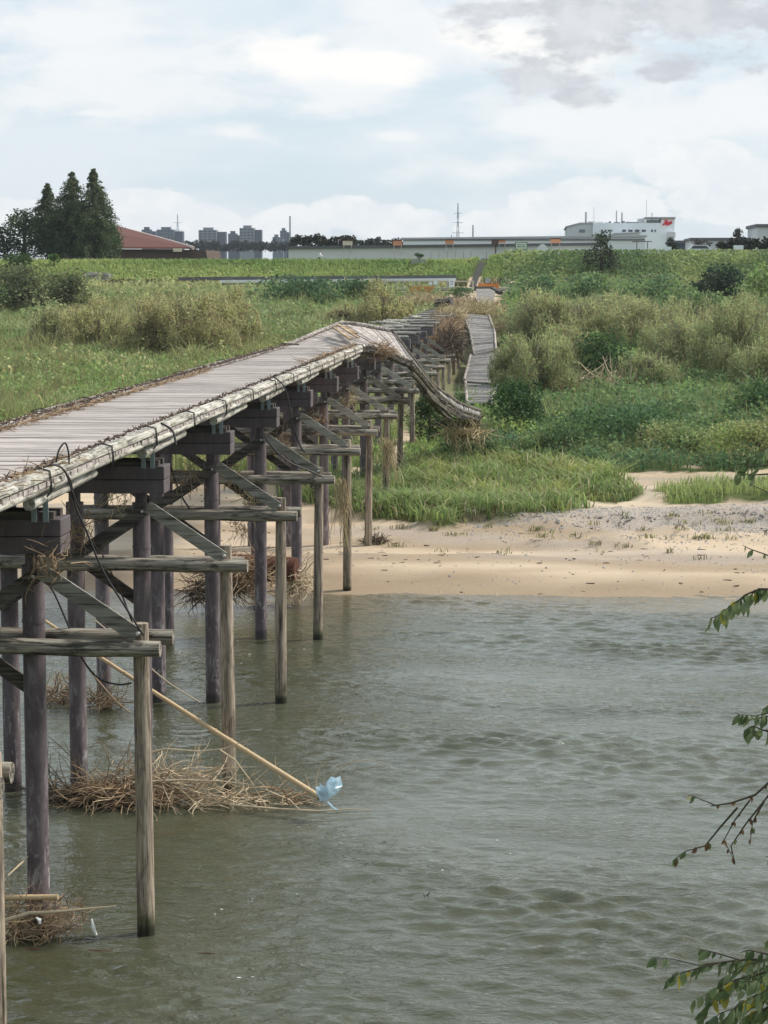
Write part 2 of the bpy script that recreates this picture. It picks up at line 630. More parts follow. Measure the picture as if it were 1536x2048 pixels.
def near_leaf(name, c1, c2):
    m, t, p = new_mat(name, 0.45, 0.4)
    rndv = t.new('ShaderNodeObjectInfo').outputs['Random']
    oc = t.new('ShaderNodeTexCoord').outputs['Object']
    n = t.noise(oc, 40.0, 3, 0.6)
    col = t.mix(rndv, c1, c2)
    col = t.mix(t.math('MULTIPLY', n, 0.4), col, tuple(q * 0.5 for q in c1))
    t.l.new(col, p.inputs['Base Color'])
    tr = t.new('ShaderNodeBsdfTranslucent')
    t.l.new(col, tr.inputs['Color'])
    mx = t.new('ShaderNodeMixShader')
    mx.inputs[0].default_value = 0.3
    t.l.new(p.outputs[0], mx.inputs[1])
    t.l.new(tr.outputs[0], mx.inputs[2])
    t.l.new(mx.outputs[0], t.n['Material Output'].inputs['Surface'])
    return m


near_leaf('near_leaf_green', (0.10, 0.15, 0.07), (0.25, 0.30, 0.15))
near_leaf('near_leaf_yellow', (0.33, 0.30, 0.05), (0.50, 0.42, 0.06))
near_leaf('near_leaf_brown', (0.11, 0.06, 0.035), (0.26, 0.15, 0.08))


def ground_mat():
    m, t, p = new_mat('ground_soil', 0.95, 0.1)
    geo = t.new('ShaderNodeNewGeometry').outputs['Position']
    mk = t.new('ShaderNodeAttribute', attribute_name='mask')
    sp = t.new('ShaderNodeSeparateColor')
    t.l.new(mk.outputs['Color'], sp.inputs[0])
    veg, grav, damp = sp.outputs
    flat = t.vmul(geo, (0.35, 1.0, 0.0))
    n1 = t.noise(flat, 0.55, 7, 0.62, 0.3)
    n2 = t.noise(geo, 6.0, 6, 0.7)
    n3 = t.noise(geo, 28.0, 3, 0.7)
    sand = t.ramp(n1, [(0.30, (0.38, 0.29, 0.20)), (0.48, (0.49, 0.385, 0.275)), (0.68, (0.58, 0.475, 0.35))])
    sand = t.mix(t.math('MULTIPLY', t.step(n2, 0.45, 0.75), 0.22), sand, (0.42, 0.31, 0.20))
    sand = t.mix(t.math('MULTIPLY', t.step(n3, 0.58, 0.75), 0.25), sand, (0.26, 0.20, 0.14))
    dcol = t.mix(n2, (0.20, 0.15, 0.10), (0.31, 0.235, 0.16))
    sand = t.mix(damp, sand, dcol)
    gcol = t.mix(t.step(n3, 0.35, 0.65), (0.24, 0.20, 0.17), (0.50, 0.45, 0.40))
    sand = t.mix(t.math('MULTIPLY', grav, 0.85), sand, gcol)
    soil = t.mix(n2, (0.055, 0.07, 0.025), (0.10, 0.125, 0.04))
    col = t.mix(veg, sand, soil)
    t.l.new(col, p.inputs['Base Color'])
    h = t.math('ADD', t.math('MULTIPLY', n2, 0.6), t.math('MULTIPLY', n3, t.math('ADD', 0.2, t.math('MULTIPLY', grav, 0.8))))
    bump(t, p, h, 0.5, 0.06)
    return m


ground_mat()


def water_mat():
    m, t, p = new_mat('river_water', 0.045, 0.5)
    p.inputs['IOR'].default_value = 1.33
    geo = t.new('ShaderNodeNewGeometry').outputs['Position']
    n0 = t.noise(t.vmul(geo, (0.12, 0.2, 0)), 1.0, 5, 0.6, 0.6)
    sp = t.new('ShaderNodeSeparateXYZ')
    t.l.new(geo, sp.inputs[0])
    # olive painted darker among the piers, partly for the bridge's reflection; grey green beyond
    off_piers = t.step(t.math('ADD', sp.outputs[0], t.math('MULTIPLY', n0, 5.0)), -4.5, 1.5)
    col = t.mix(off_piers, (0.048, 0.048, 0.022), (0.105, 0.113, 0.086))
    col = t.mix(t.step(n0, 0.62, 0.42), col, (0.070, 0.074, 0.048))
    # shallow, sandy bed near the far bank shows brown through the water
    sh = t.step(t.math('ADD', sp.outputs[1], t.math('MULTIPLY', n0, 6.0)), 57.0, 63.5)
    col = t.mix(t.math('MULTIPLY', sh, 0.55), col, (0.20, 0.15, 0.085))
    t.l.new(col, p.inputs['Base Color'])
    a = t.noise(t.vmul(geo, (2.6, 5.5, 1)), 1.0, 3.5, 0.55, 0.9)
    b = t.noise(t.vmul(geo, (8, 13, 1)), 1.0, 2, 0.5, 0.4)
    c = t.noise(t.vmul(geo, (0.25, 0.5, 1)), 1.0, 3, 0.5)
    h = t.math('ADD', a, t.math('MULTIPLY', b, 0.35))
    h = t.math('MULTIPLY', h, t.math('ADD', 0.35, t.math('MULTIPLY', t.step(c, 0.3, 0.65), 0.75)))
    bump(t, p, h, 0.55, 0.08)
    return m


water_mat()

mb_, t_, p_ = new_mat('plastic_blue', 0.25, 0.5)
p_.inputs['Base Color'].default_value = (0.72, 0.86, 0.94, 1)
p_.inputs['Transmission Weight'].default_value = 0.25
tr_ = t_.new('ShaderNodeBsdfTranslucent')
tr_.inputs['Color'].default_value = (0.66, 0.86, 0.97, 1)
mx_ = t_.new('ShaderNodeMixShader')
mx_.inputs[0].default_value = 0.4
t_.l.new(p_.outputs[0], mx_.inputs[1])
t_.l.new(tr_.outputs[0], mx_.inputs[2])
t_.l.new(mx_.outputs[0], t_.n['Material Output'].inputs['Surface'])
M = MATS
# ------------------------------------------------------------------ ground and river
PY = [-60, -8, 0, 6, 15, 22, 45, 57, 59.8, 62, 66, 70, 75, 84, 95, 115, 140, 165, 185, 205, 225, 240, 247, 254, 257, 270, 279, 292, 400, 6000]
PZ = [7.4, 7.4, 7.2, 4.5, -0.5, -2.2, -2.2, -0.5, 0.0, 0.22, 0.42, 0.55, 0.72, 1.1, 1.6, 2.1, 2.5, 3.1, 4.3, 5.5, 6.4, 7.1, 7.3, 7.5, 7.8, 11.5, 11.6, 6.6, 6.0, 6.0]


def height(X, Y):
    X = np.asarray(X, float)
    Y = np.asarray(Y, float)
    wob = (vnoise(X, Y * 0.3, 0.09, 3, 3) - 0.5) * 3.0
    near = np.exp(-((Y - 62) / 9.0) ** 2)
    Ye = Y + wob * (near * 0.7 + ((Y > 80) & (Y < 240)) * 1.0)
    z = np.interp(Ye, PY, PZ)
    z = z - 0.75 * np.clip((-4 - X) / 6, 0, 1) * np.clip((Y - 258) / 10, 0, 1) * np.clip((290 - Y) / 10, 0, 1)
    mid = np.clip((Y - 62) / 10, 0, 1) * np.clip((250 - Y) / 20, 0, 1)
    z = z + mid * ((vnoise(X, Y, 0.16, 5, 4) - 0.5) * 0.5 + (vnoise(X, Y, 0.8, 6, 3) - 0.5) * 0.12)
    # little wash-out steps in the sand bar
    bar = np.clip((Y - 60.5) / 2, 0, 1) * np.clip((82 - Y) / 4, 0, 1)
    st = vnoise(X * 0.5, Y * 1.6, 0.22, 9, 4)
    z = z + bar * 0.20 * np.tanh((st - 0.5) * 34)
    z = z + bar * 0.05 * (vnoise(X, Y, 2.2, 12, 3) - 0.5)
    return z


def ground_at(u, v):
    """where the pixel's ray first meets the ground"""
    d = ray(u, v)
    d = d / d[1]
    Ys = np.linspace(24, 330, 3000)
    P = CAM[None] + d[None] * Ys[:, None]
    below = P[:, 2] < height(P[:, 0], P[:, 1])
    i = int(np.argmax(below)) if below.any() else len(Ys) - 1
    p = P[i].copy()
    p[2] = float(height(p[0], p[1]))
    return p


REED = [(560, 1000), (640, 975), (760, 940), (900, 922), (1130, 922), (1215, 945), (1285, 980), (1270, 1000), (1130, 1022), (980, 1040), (880, 1048), (740, 1038), (640, 1010)]
STRIP = [(1290, 992), (1380, 968), (1536, 962), (2000, 955), (2000, 1002), (1536, 1003), (1340, 1004)]
WEEDS = [(790, 955), (850, 928), (1000, 922), (1150, 928), (1230, 945), (1380, 938), (1536, 936), (2200, 930), (2200, 552), (960, 552), (1000, 600), (1000, 760), (925, 812), (840, 860)]
LEFTF = [(-900, 1010), (130, 985), (330, 955), (470, 940), (560, 975), (640, 960), (700, 940), (780, 925), (800, 700), (770, 640), (840, 600), (850, 552), (-900, 552)]
GRAVEL = [(930, 1030), (1100, 1020), (1300, 1008), (1536, 1008), (2000, 1005), (2000, 1068), (1536, 1066), (1200, 1058), (1000, 1050)]


def zones(X, Y):
    u, v = to_px(np.stack([X, Y, height(X, Y)], -1))
    j = (vnoise(X, Y, 0.7, 21, 3) - 0.5)
    v2 = v + j * 26
    u2 = u + j * 60
    reed = in_poly(u2, v2, REED)
    strip = in_poly(u2, v2, STRIP)
    weeds = in_poly(u2, v2, WEEDS) & (Y < 256)
    left = in_poly(u2, v2, LEFTF) & (Y < 256)
    left |= (X < -9.9) & (Y > 84) & (Y < 256)
    weeds &= ~((X < -9.9) & (Y > 84))
    return u, v, reed, strip, weeds, left


xs = np.concatenate([np.linspace(-2500, -130, 14), np.linspace(-120, -38, 30), np.arange(-36, 34, 0.42), np.linspace(36, 120, 30), np.linspace(130, 2500, 14)])
ys = np.concatenate([np.linspace(-60, 22, 24), np.arange(24, 56, 4.0), np.arange(57, 100, 0.36), np.arange(100, 254, 1.2), np.arange(254, 296, 0.8), np.array([310, 340, 400, 500, 700, 1000, 1600, 2600, 4000, 6000.0])])
Xg, Yg = np.meshgrid(xs, ys)
Zg = height(Xg, Yg)
_u, _v, _re, _st, _we, _le = zones(Xg, Yg)
_jn = (vnoise(Xg, Yg, 0.5, 31, 4) - 0.5) * 40
veg = (_re | _st | _we | _le | (Yg > 262)).astype(float)
veg = np.where((Yg > 246) & (Yg < 256), 0.35, veg)
veg = np.where(Yg < 20, 1.0, veg)
veg = np.where((Xg > -11) & (Xg < -1) & (Yg > 100) & (Yg < 215), np.maximum(veg, 0.75), veg)
grav = in_poly(_u + _jn, _v + _jn * 0.3, GRAVEL).astype(float) * np.clip(vnoise(Xg * 0.4, Yg, 0.6, 33, 4) * 2.2 - 0.2, 0, 1)
_patch = np.clip((vnoise(Xg * 0.35, Yg * 1.3, 0.35, 35, 5) - 0.54) * 7, 0, 1)
grav = np.maximum(grav, _patch * 0.55 * (1 - veg) * (Yg > 62))
damp = np.clip((62.6 - Yg - (vnoise(Xg, Yg, 0.25, 36, 3) - 0.5) * 2.4) / 1.4, 0, 1) * 0.8
damp = np.maximum(damp, np.clip((vnoise(Xg * 0.3, Yg * 1.5, 0.28, 37, 5) - 0.50) * 8, 0, 1) * 0.7)
ground_o = bpy.data.objects.new('ground', grid_mesh('ground', xs, ys, Zg, M['ground_soil'], np.stack([veg, grav, damp], -1)))
link(ground_o)
tag(ground_o, 'sandy river bank rising to overgrown flood plain and levee', 'ground', kind='structure')

# river: real ripples, flowing across under the bridge
wx = np.concatenate([np.linspace(-400, -30, 12), np.arange(-22, 13, 0.085), np.linspace(18, 400, 12)])
wy = np.concatenate([np.array([8.0, 14, 19]), np.arange(21.5, 63.6, 0.062)])
WX, WY = np.meshgrid(wx, wy)
wz = np.zeros_like(WX)
wr = np.random.default_rng(5)
ph_w = (vnoise(WX, WY, 0.25, 41, 3) - 0.5) * 5.0
ph_2 = (vnoise(WX, WY, 0.6, 42, 3) - 0.5) * 4.0
for i in range(30):
    lam = 0.26 * (0.75 / 0.26) ** wr.random()
    an = rad(90) + wr.normal(0, 0.55)
    k = 2 * math.pi / lam
    s = np.sin(k * (WX * math.cos(an) + WY * math.sin(an)) + wr.random() * 6.28 + ph_w * (0.6 + wr.random()) + ph_2 * wr.random())
    wz += 0.0046 * lam ** 0.9 * (s + 0.45 * np.abs(s))
rg = 1 - np.abs(2 * vnoise(WX * 1.9 + ph_2 * .12, WY * 4.4, 1.0, 45, 3) - 1)
rg2 = 1 - np.abs(2 * vnoise(WX * 0.7 + WY * .3, WY * 2.0, 1.0, 46, 3) - 1)
wz += 0.028 * (rg ** 2 - .4) + 0.034 * (rg2 ** 2 - .4)
amp = 0.25 + 1.5 * np.clip((vnoise(WX * 0.5 + WY * .15, WY * 1.6 + WX * .2, 0.22, 43, 4) - 0.34) * 2.8, 0, 1)
lee = np.clip((-3.6 - WX + (vnoise(WX, WY, 0.5, 44, 3) - .5) * 1.2) / 1.0, 0, 1) * np.clip((WY - 46) / 8, 0, 1)
amp = amp * (1 - 0.72 * lee)
amp = amp * (0.6 + 0.5 * np.clip((WX + 7) / 4, 0, 1))
wz *= amp
fine = ((WX > -22.5) & (WX < 13)).astype(float)
wz *= fine
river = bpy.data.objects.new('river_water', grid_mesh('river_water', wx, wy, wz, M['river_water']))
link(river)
tag(river, 'murky grey green river with rippled surface under the bridge', 'water', kind='structure')

# paved path cut through the levee grass, and the service road on the berm
mb = MB()
pp = [(-7.6, 256.2), (-7.3, 262), (-6.9, 267), (-6.6, 271), (-6.6, 274.5)]
for (x0, y0), (x1, y1) in zip(pp[:-1], pp[1:]):
    z0, z1 = float(height(x0, y0)) + 0.06, float(height(x1, y1)) + 0.06
    mb.beam((x0, y0, z0), (x1, y1, z1), 0.7, 0.08)
path = mb.build('levee_path', M['asphalt'])
tag(path, 'narrow dark path climbing the levee grass from the bridge end', 'path', kind='structure')
mb = MB()
mb.box((0, 250.2, 7.55), (300, 4.6, 0.3))
road = mb.build('berm_road', M['concrete'])
tag(road, 'pale service road along the foot of the levee', 'road', kind='structure')
# ------------------------------------------------------------------ bridge
S, Y0 = 8.0, 28.2
XR, XL = -6.5, -9.65              # outer edges of the deck
CAP_T = 5.87
PILES = (-6.87, -8.05, -9.25)
XP = -5.38
GUARD_Z = 4.1
ORD = ['first', 'second', 'third', 'fourth', 'fifth', 'sixth', 'seventh', 'eighth', 'ninth', 'tenth', 'eleventh', 'twelfth',
       'thirteenth', 'fourteenth', 'fifteenth', 'sixteenth', 'seventeenth', 'eighteenth']


def log_pts(a, b, n=6, wob=0.012):
    a, b = Vector(a), Vector(b)
    out = []
    for i in range(n):
        p = a.lerp(b, i / (n - 1))
        if 0 < i < n - 1:
            p += Vector((random.uniform(-wob, wob), random.uniform(-wob, wob), random.uniform(-wob, wob)))
        out.append(p)
    return out


wood('wreck_wood', (0.26, 0.235, 0.19), (0.14, 0.122, 0.095), (0.045, 0.038, 0.03), 'X', 0.6)


def pier_label(n):
    if n <= 6:
        k = 6 - n
        where = 'last timber bridge pier still carrying the deck at the break' if k == 0 else \
            '%s bridge pier back from the break in the deck' % ORD[k]
        if n == 0:
            where += ', twigs caught at its foot'
        elif n == 1:
            where += ', driftwood raft at its foot'
        return where
    return '%s bare bridge pier past the break, its deck gone' % ORD[n - 7]


def make_pier(n):
    Y = Y0 + S * n
    far = n >= 10
    gz = [float(height(x, Y)) for x in (*PILES, XP)]
    root = empty('bridge_pier', (-8.05, Y, max(0.0, min(gz))), pier_label(n), 'bridge pier',
                 'piers under the timber bridge' if n <= 6 else 'bare piers past the break')
    seg = 8 if far else 14
    # two stacked cap beams, the lower one a hair narrower
    for k in range(2):
        zc = CAP_T - 0.12 - 0.245 * k
        ins = 0.0 if k == 0 else 0.006
        o = MB().box(((-6.4 - 9.78) / 2, Y, zc), (3.38 - 2 * ins, 0.62 - 2 * ins, 0.236)).build('cap_beam', M['cap_paint'], root)
        bevel(o, 0.014, 2)
    # three piles with a collar band and a narrower neck
    for k, x in enumerate(PILES):
        zb = min(gz[k], 0) - 1.6 if gz[k] < 0.4 else gz[k] - 0.8
        r = 0.155
        mb = MB().tube([(x, Y, zb), (x, Y, 5.2)], r, seg)
        mb.tube([(x, Y, 5.19), (x, Y, 5.39)], 0.105, seg)
        p = mb.build('pile', M['pile_paint'], root, smooth=True)
        if not far:
            MB().tube([(x, Y, 4.40), (x, Y, 4.45)], r + 0.008, seg).build('band', M['pile_paint'], p, smooth=True)
    # crossed braces between the piles
    sd = 0.195
    for s, (xa, xb) in ((-1, (-6.75, -9.4)), (1, (-9.35, -6.85))):
        MB().beam((xa, Y + s * sd, 5.1), (xb, Y + s * sd, 3.35), 0.055, 0.2).build('brace', M['brace_wood'], root)
    if n <= 19:
        # drift guard: post upstream of the piles, two logs bolted either side, raking board
        lx, ly = random.uniform(-.06, .06), random.uniform(-.05, .05)
        zb = gz[3] - 1.2 if gz[3] > 0.3 else -1.8
        top = GUARD_Z + random.uniform(0.26, 0.36)
        post = MB().tube([(XP + lx, Y + ly, zb), (XP + lx * .5, Y + ly * .5, 2.0), (XP, Y, GUARD_Z), (XP, Y, top)],
                         [0.128, 0.12, 0.108, 0.105], seg, jag=0.03).build('guard_post', M['post_wood'], root, smooth=True)
        for s in (-1, 1):
            e = XP + random.uniform(0.28, 0.42) - (.2 if n < 0 else 0)
            zz = GUARD_Z + (0.0 if s < 0 else 0.05) + random.uniform(-.03, .03)
            MB().tube(log_pts((-9.95, Y + s * 0.215, zz + random.uniform(-.04, .04)), (e, Y + s * 0.215, zz)), [0.122, 0.118, 0.12, 0.116, 0.118, 0.11], seg,
                      jag=0.03).build('guard_log', M['guard_wood'], root, smooth=True)
        MB().beam((-6.72, Y - 0.20, 5.15), (XP - 0.02, Y - 0.16, GUARD_Z + 0.16), 0.05, 0.215, up=(0.4, 0, 1)).build('raking_board', M['board_wood'], root)
        if n < 8:
            for bx, bz in ((XP - 0.0, GUARD_Z + 0.2), (PILES[0] + 0.06, 5.07)):
                MB().tube([(bx, Y - 0.16, bz), (bx, Y - 0.245, bz)], 0.026, 6).build('bolt', M['bolt_zinc'], root)
    if n >= 7:
        # loose sleeper logs still lying on the caps
        for k in range(2):
            dy = (-0.17, 0.15)[k]
            a = random.uniform(-9.9, -9.4)
            b = random.uniform(-6.9, -6.3)
            MB().tube(log_pts((a, Y + dy, CAP_T + 0.095), (b, Y + dy, CAP_T + 0.095 + random.uniform(-.01, .02)), 5), 0.105, seg, jag=0.04).build('sleeper_log', M['stringer_grey'], root, smooth=True)
    else:
        for k in range(2):
            yy = Y + (-0.2, 0.2)[k]
            o = MB().box((-8.05, yy, CAP_T + 0.045), (3.1, 0.16, 0.1)).build('sleeper_log', M['brace_wood'], root)
        for k in range(2):
            MB().box((-6.60 - 0.16 * k, Y - 0.32, CAP_T + 0.14), (0.075, 0.02, 0.36)).build('strap', M['strap_steel'], root)
    return root


wood('stringer_grey', (0.40, 0.38, 0.34), (0.26, 0.245, 0.225), (0.11, 0.10, 0.09), 'X', 0.5)
for n in range(-1, 22):
    make_pier(n)

# the deck that still stands
Y_A, Y_B = 20.0, 79.3
deck = empty('bridge_deck', (-8.05, Y_A, 6.4), 'long plank deck of the timber bridge, standing on its piers up to the break', 'bridge deck')
DECK_T = 6.43
PW = 0.213
npl = int((Y_B - Y_A) / PW)
proto = MB().box((0, 0, 0), (3.12, PW - 0.016, 0.065)).mesh('plank', M['plank_wood'])
for i in range(npl):
    o = bpy.data.objects.new('plank', proto)
    link(o, deck)
    y = Y_A + (i + 0.5) * PW
    o.location = (random.uniform(-.02, .02), y - Y_A, DECK_T - 0.033 - 6.4 + random.uniform(-.007, .005))
    o.rotation_euler = (random.uniform(-.012, .012), random.uniform(-.003, .003), random.uniform(-.003, .003))
    o.scale = (1 + random.uniform(-.006, .006), 1, 1)

# stringers: three lines of logs, jointed over the piers
for x in (-7.0, -8.05, -9.1):
    for n in range(-1, 7):
        ya, yb = Y0 + S * (n - 1) - 0.3, Y0 + S * n + 0.3
        if yb > Y_B:
            yb = Y_B
        MB().tube(log_pts((x + random.uniform(-.04, .04), max(ya, Y_A), 6.235), (x, yb, 6.235), 4), 0.13, 8).build('stringer', M['stringer_wood'], deck, smooth=True)
# corbel logs that lie over each cap along the outer edges
for n in range(-1, 7):
    Yp = Y0 + S * n
    for x, sgn in ((-6.66, 1), (-9.5, -1)):
        yb = min(Yp + 3.3 + random.uniform(-.4, .5), Y_B)
        MB().tube(log_pts((x, Yp - 1.0, 6.15), (x, yb, 6.19), 4, 0.008), [0.092, 0.096, 0.092, 0.085], 9, jag=0.05).build('corbel', M['curb_wood'], deck, smooth=True)
# edge poles under the plank ends and kerb timbers on top, in lengths
for x, sgn, mt in ((XR, 1, 'curb_wood'), (XL, -1, 'far_curb_wood')):
    y = Y_A
    while y < Y_B - 0.2:
        L = random.uniform(3.6, 4.3)
        y2 = min(y + L, Y_B)
        MB().tube(log_pts((x - sgn * 0.03, y, 6.335), (x - sgn * 0.03 + random.uniform(-.01, .01), y2 + 0.02, 6.335), 4, 0.006), 0.058, 8, jag=0.05).build('edge_pole', M[mt], deck, smooth=True)
        y = y2
    y = Y_A
    k = 0
    while y < Y_B - 0.2:
        L = random.uniform(3.7, 4.2)
        y2 = min(y + L, Y_B)
        dz = random.uniform(-.012, .012)
        dx = random.uniform(-.025, .025)
        zt = DECK_T + 0.115 + dz
        xo, xi = x + sgn * 0.02 + dx, x - sgn * 0.23 + dx
        prof = [(xo, DECK_T + 0.012), (xo, zt - 0.05), (xo - sgn * 0.06, zt), (xi + sgn * 0.05, zt), (xi, zt - 0.04), (xi, DECK_T + 0.012)]
        pts = [(a, y + 0.015, c) for a, c in prof]
        o = MB().prism(pts if sgn < 0 else pts[::-1], (random.uniform(-.02, .02), y2 - y - 0.03, random.uniform(-.01, .01))).build('kerb_timber', M[mt], deck)
        bevel(o, 0.012, 1)
        # wire lashing where two timbers meet
        if y > Y_A + 1:
            for q in range(2):
                yy = y + (0.06, 0.14)[q] + random.uniform(-.03, .03)
                loop = [(xi + sgn * .02 + random.uniform(-.03, .0) * sgn, yy + 0.03, DECK_T + 0.01), (xi, yy, zt + 0.015), (x - sgn * 0.1, yy - .01, zt + 0.035),
                        (xo + sgn * 0.02, yy, zt), (xo + sgn * 0.035, yy + 0.02, 6.4), (xo + sgn * 0.03, yy + 0.05, 6.27), (xo - sgn * 0.03, yy + 0.06, 6.2)]
                MB().tube(loop, 0.009, 5).build('wire_lashing', M['cable_black'], deck, smooth=True)
        y = y2
        k += 1
    # frayed steel rope along the inner side of the kerb, tufted with dead grass
    pts = []
    yy = Y_A
    xi = x - sgn * 0.25
    while yy < Y_B:
        pts.append((xi + random.uniform(-.025, .025), yy, DECK_T + 0.125 + random.uniform(-.02, .03)))
        yy += 0.12
    mb = MB().tube(pts, 0.017, 5)
    for p in pts:
        for q in range(2):
            if random.random() < 0.75:
                a = Vector(p) + Vector((0, random.uniform(-.06, .06), 0))
                d = Vector((random.uniform(-1, 1), random.uniform(-1, 1), random.uniform(-.4, 1))).normalized() * random.uniform(.03, .085)
                mb.tube([a - d * 0.4, a + d], [0.010, 0.006], 4)
    mb.build('wire_rope', M['cable_rust'], deck)

# dirt and dead grass drifted along the far kerb and the near corner
def litter(name, mat, parent, n, box, ln, rr):
    mb = MB()
    for i in range(n):
        a = Vector((random.uniform(box[0], box[1]), random.uniform(box[2], box[3]), box[4] + abs(random.gauss(0, box[5]))))
        d = Vector((random.uniform(-.5, .5), random.uniform(-1, 1), random.uniform(-.12, .18))).normalized() * random.uniform(*ln)
        mid = a + d * 0.5 + Vector((random.uniform(-.04, .04), random.uniform(-.04, .04), random.uniform(0, .04)))
        mb.tube([a, mid, a + d], [rr, rr * .8, rr * .4], 4, cap=False)
    return tag(mb.build(name, mat, parent), kind='stuff')


litter('dead_grass', M['twig'], deck, 650, (-9.45, -9.25, 22, 60, 6.45, 0.02), (0.1, 0.4), 0.012)
litter('dead_grass', M['twig'], deck, 240, (-6.85, -6.5, 20, 30, 6.5, 0.03), (0.1, 0.45), 0.009)
litter('dead_grass', M['twig'], deck, 160, (-6.95, -6.6, 62, 79, 6.5, 0.05), (0.15, 0.6), 0.012)


# ---------------------------------------------------------------- swept-away deck pieces
def resample(P, step):
    P = [Vector([float(c) for c in p]) for p in P]
    L = [0.0]
    for a, b in zip(P[:-1], P[1:]):
        L.append(L[-1] + (b - a).length)
    n = max(2, int(L[-1] / step))
    return P, L, n


def lerp_path(P, L, t):
    s = t * L[-1]
    for i in range(len(P) - 1):
        if s <= L[i + 1] or i == len(P) - 2:
            k = (s - L[i]) / max(1e-6, L[i + 1] - L[i])
            return P[i].lerp(P[i + 1], k)


def deck_ribbon(name, Lp, Rp, label, pm, cm, pw=0.213, kerb=True, jit=0.02, under=True, group=None, ragged=0.0, extra=False):
    """planks laid between a left and a right edge path, with stringers and kerb poles following the edges"""
    PL, LL, nl = resample(Lp, pw)
    PR, LR, nr = resample(Rp, pw)
    n = max(nl, nr)
    base = (PL[0] + PR[0]) / 2
    root = empty(name, base, label, 'bridge deck', group)
    for i in range(n):
        t0, t1 = i / n, (i + 1) / n
        a0, a1 = lerp_path(PL, LL, t0 + 0.05 / n), lerp_path(PL, LL, t1 - 0.05 / n)
        b0, b1 = lerp_path(PR, LR, t0 + 0.05 / n), lerp_path(PR, LR, t1 - 0.05 / n)
        up = (b0 - a0).cross(a1 - a0)
        if up.z < 0:
            up = -up
        up.normalize()
        j = Vector((random.uniform(-jit, jit), random.uniform(-jit, jit), random.uniform(-jit, jit) * .6))
        ax = (b0 - a0).normalized()
        ea, eb = ax * random.uniform(-ragged, ragged * .4), ax * random.uniform(-ragged * .4, ragged)
        pts = [a0 + j + ea, a1 + j + ea, b1 + j + eb, b0 + j + eb]
        MB().prism(pts, up * 0.06).build('plank', pm, root)
    for f in (0.08, 0.5, 0.92):
        q = [lerp_path(PL, LL, t).lerp(lerp_path(PR, LR, t), f) - Vector((0, 0, 0.13)) for t in np.linspace(0, 1, 10)]
        if under:
            MB().tube(q, 0.12, 7).build('stringer', M['stringer_wood'], root, smooth=True)
    if extra:
        for q in range(7):
            t0 = random.uniform(0, .55)
            t1 = min(1, t0 + random.uniform(.25, .5))
            off = Vector((random.uniform(-.15, .1), random.uniform(-.25, .1), random.uniform(-.62, -.12)))
            pts = [lerp_path(PR, LR, t) + off + Vector((0, 0, random.uniform(-.05, .05))) for t in np.linspace(t0, t1, 5)]
            MB().tube(pts, random.uniform(.05, .1), 7, jag=.08).build('broken_stringer', M['wreck_wood'], root, smooth=True)
    if kerb:
        for P_, L_ in ((PL, LL), (PR, LR)):
            q = [lerp_path(P_, L_, t) + Vector((0, 0, 0.11)) for t in np.linspace(0, 1, 12)]
            MB().tube(q, 0.085, 8, jag=0.06).build('kerb_timber', cm, root, smooth=True)
            q = [lerp_path(P_, L_, t) + Vector((0, 0, -0.05)) for t in np.linspace(0, 1, 12)]
            MB().tube(q, 0.06, 7, jag=0.06).build('edge_pole', cm, root, smooth=True)
            q = [p + Vector((0, 0, .2)) for p in q]
            MB().tube(q, 0.02, 5).build('wire_rope', M['cable_black'], root)
    return root


A_ = at(727, 690, 79.2)
# fan of planks that turns about the near corner
deck_ribbon('twisted_deck', [(-9.62, 79.28, 6.375), (-9.3, 80.0, 6.46), at(640, 668, 81.2), at(685, 650, 82.0), at(735, 657, 82.3), at(782, 667, 82.5)],
            [(-6.53, 79.28, 6.375), (-6.5, 79.42, 6.37), at(742, 697, 79.5), at(780, 709, 79.8), at(820, 727, 80.2)],
            'twisted end of the plank deck at the break, under a dead grass clump', M['plank_wood'], M['far_curb_wood'])
deck_ribbon('fallen_deck', [at(783, 667, 82.6), at(868, 778, 86.0), at(918, 812, 88.5), at(960, 826, 92)],
            [at(822, 729, 80.2), at(880, 797, 83.6), at(916, 824, 86), at(957, 837, 90)],
            'collapsed deck section sloping from the broken bridge end down into the weeds', M['stranded_plank'], M['wreck_wood'], ragged=0.22, extra=True)
deck_ribbon('stranded_deck', [at(925, 628, 185), at(940, 665, 168), at(948, 712, 152)], [at(978, 633, 186), at(989, 664, 170), at(992, 702, 152)],
            'long grey stranded deck section lying tilted beside the brush covered bare piers', M['stranded_plank'], M['far_curb_wood'], pw=0.3, jit=0.05)
deck_ribbon('stranded_deck', [at(941, 713, 150), at(928, 764, 126)], [at(998, 706, 151), at(996, 768, 124)],
            'grey stranded deck section lying askew behind a leafy willow', M['stranded_plank'], M['far_curb_wood'], pw=0.3, jit=0.05)
deck_ribbon('stranded_deck', [at(931, 768, 124), at(934, 808, 109)], [at(994, 772, 122), at(982, 805, 110)],
            'small grey end of a stranded deck half sunk in green weeds', M['stranded_plank'], M['far_curb_wood'], pw=0.3, jit=0.04)
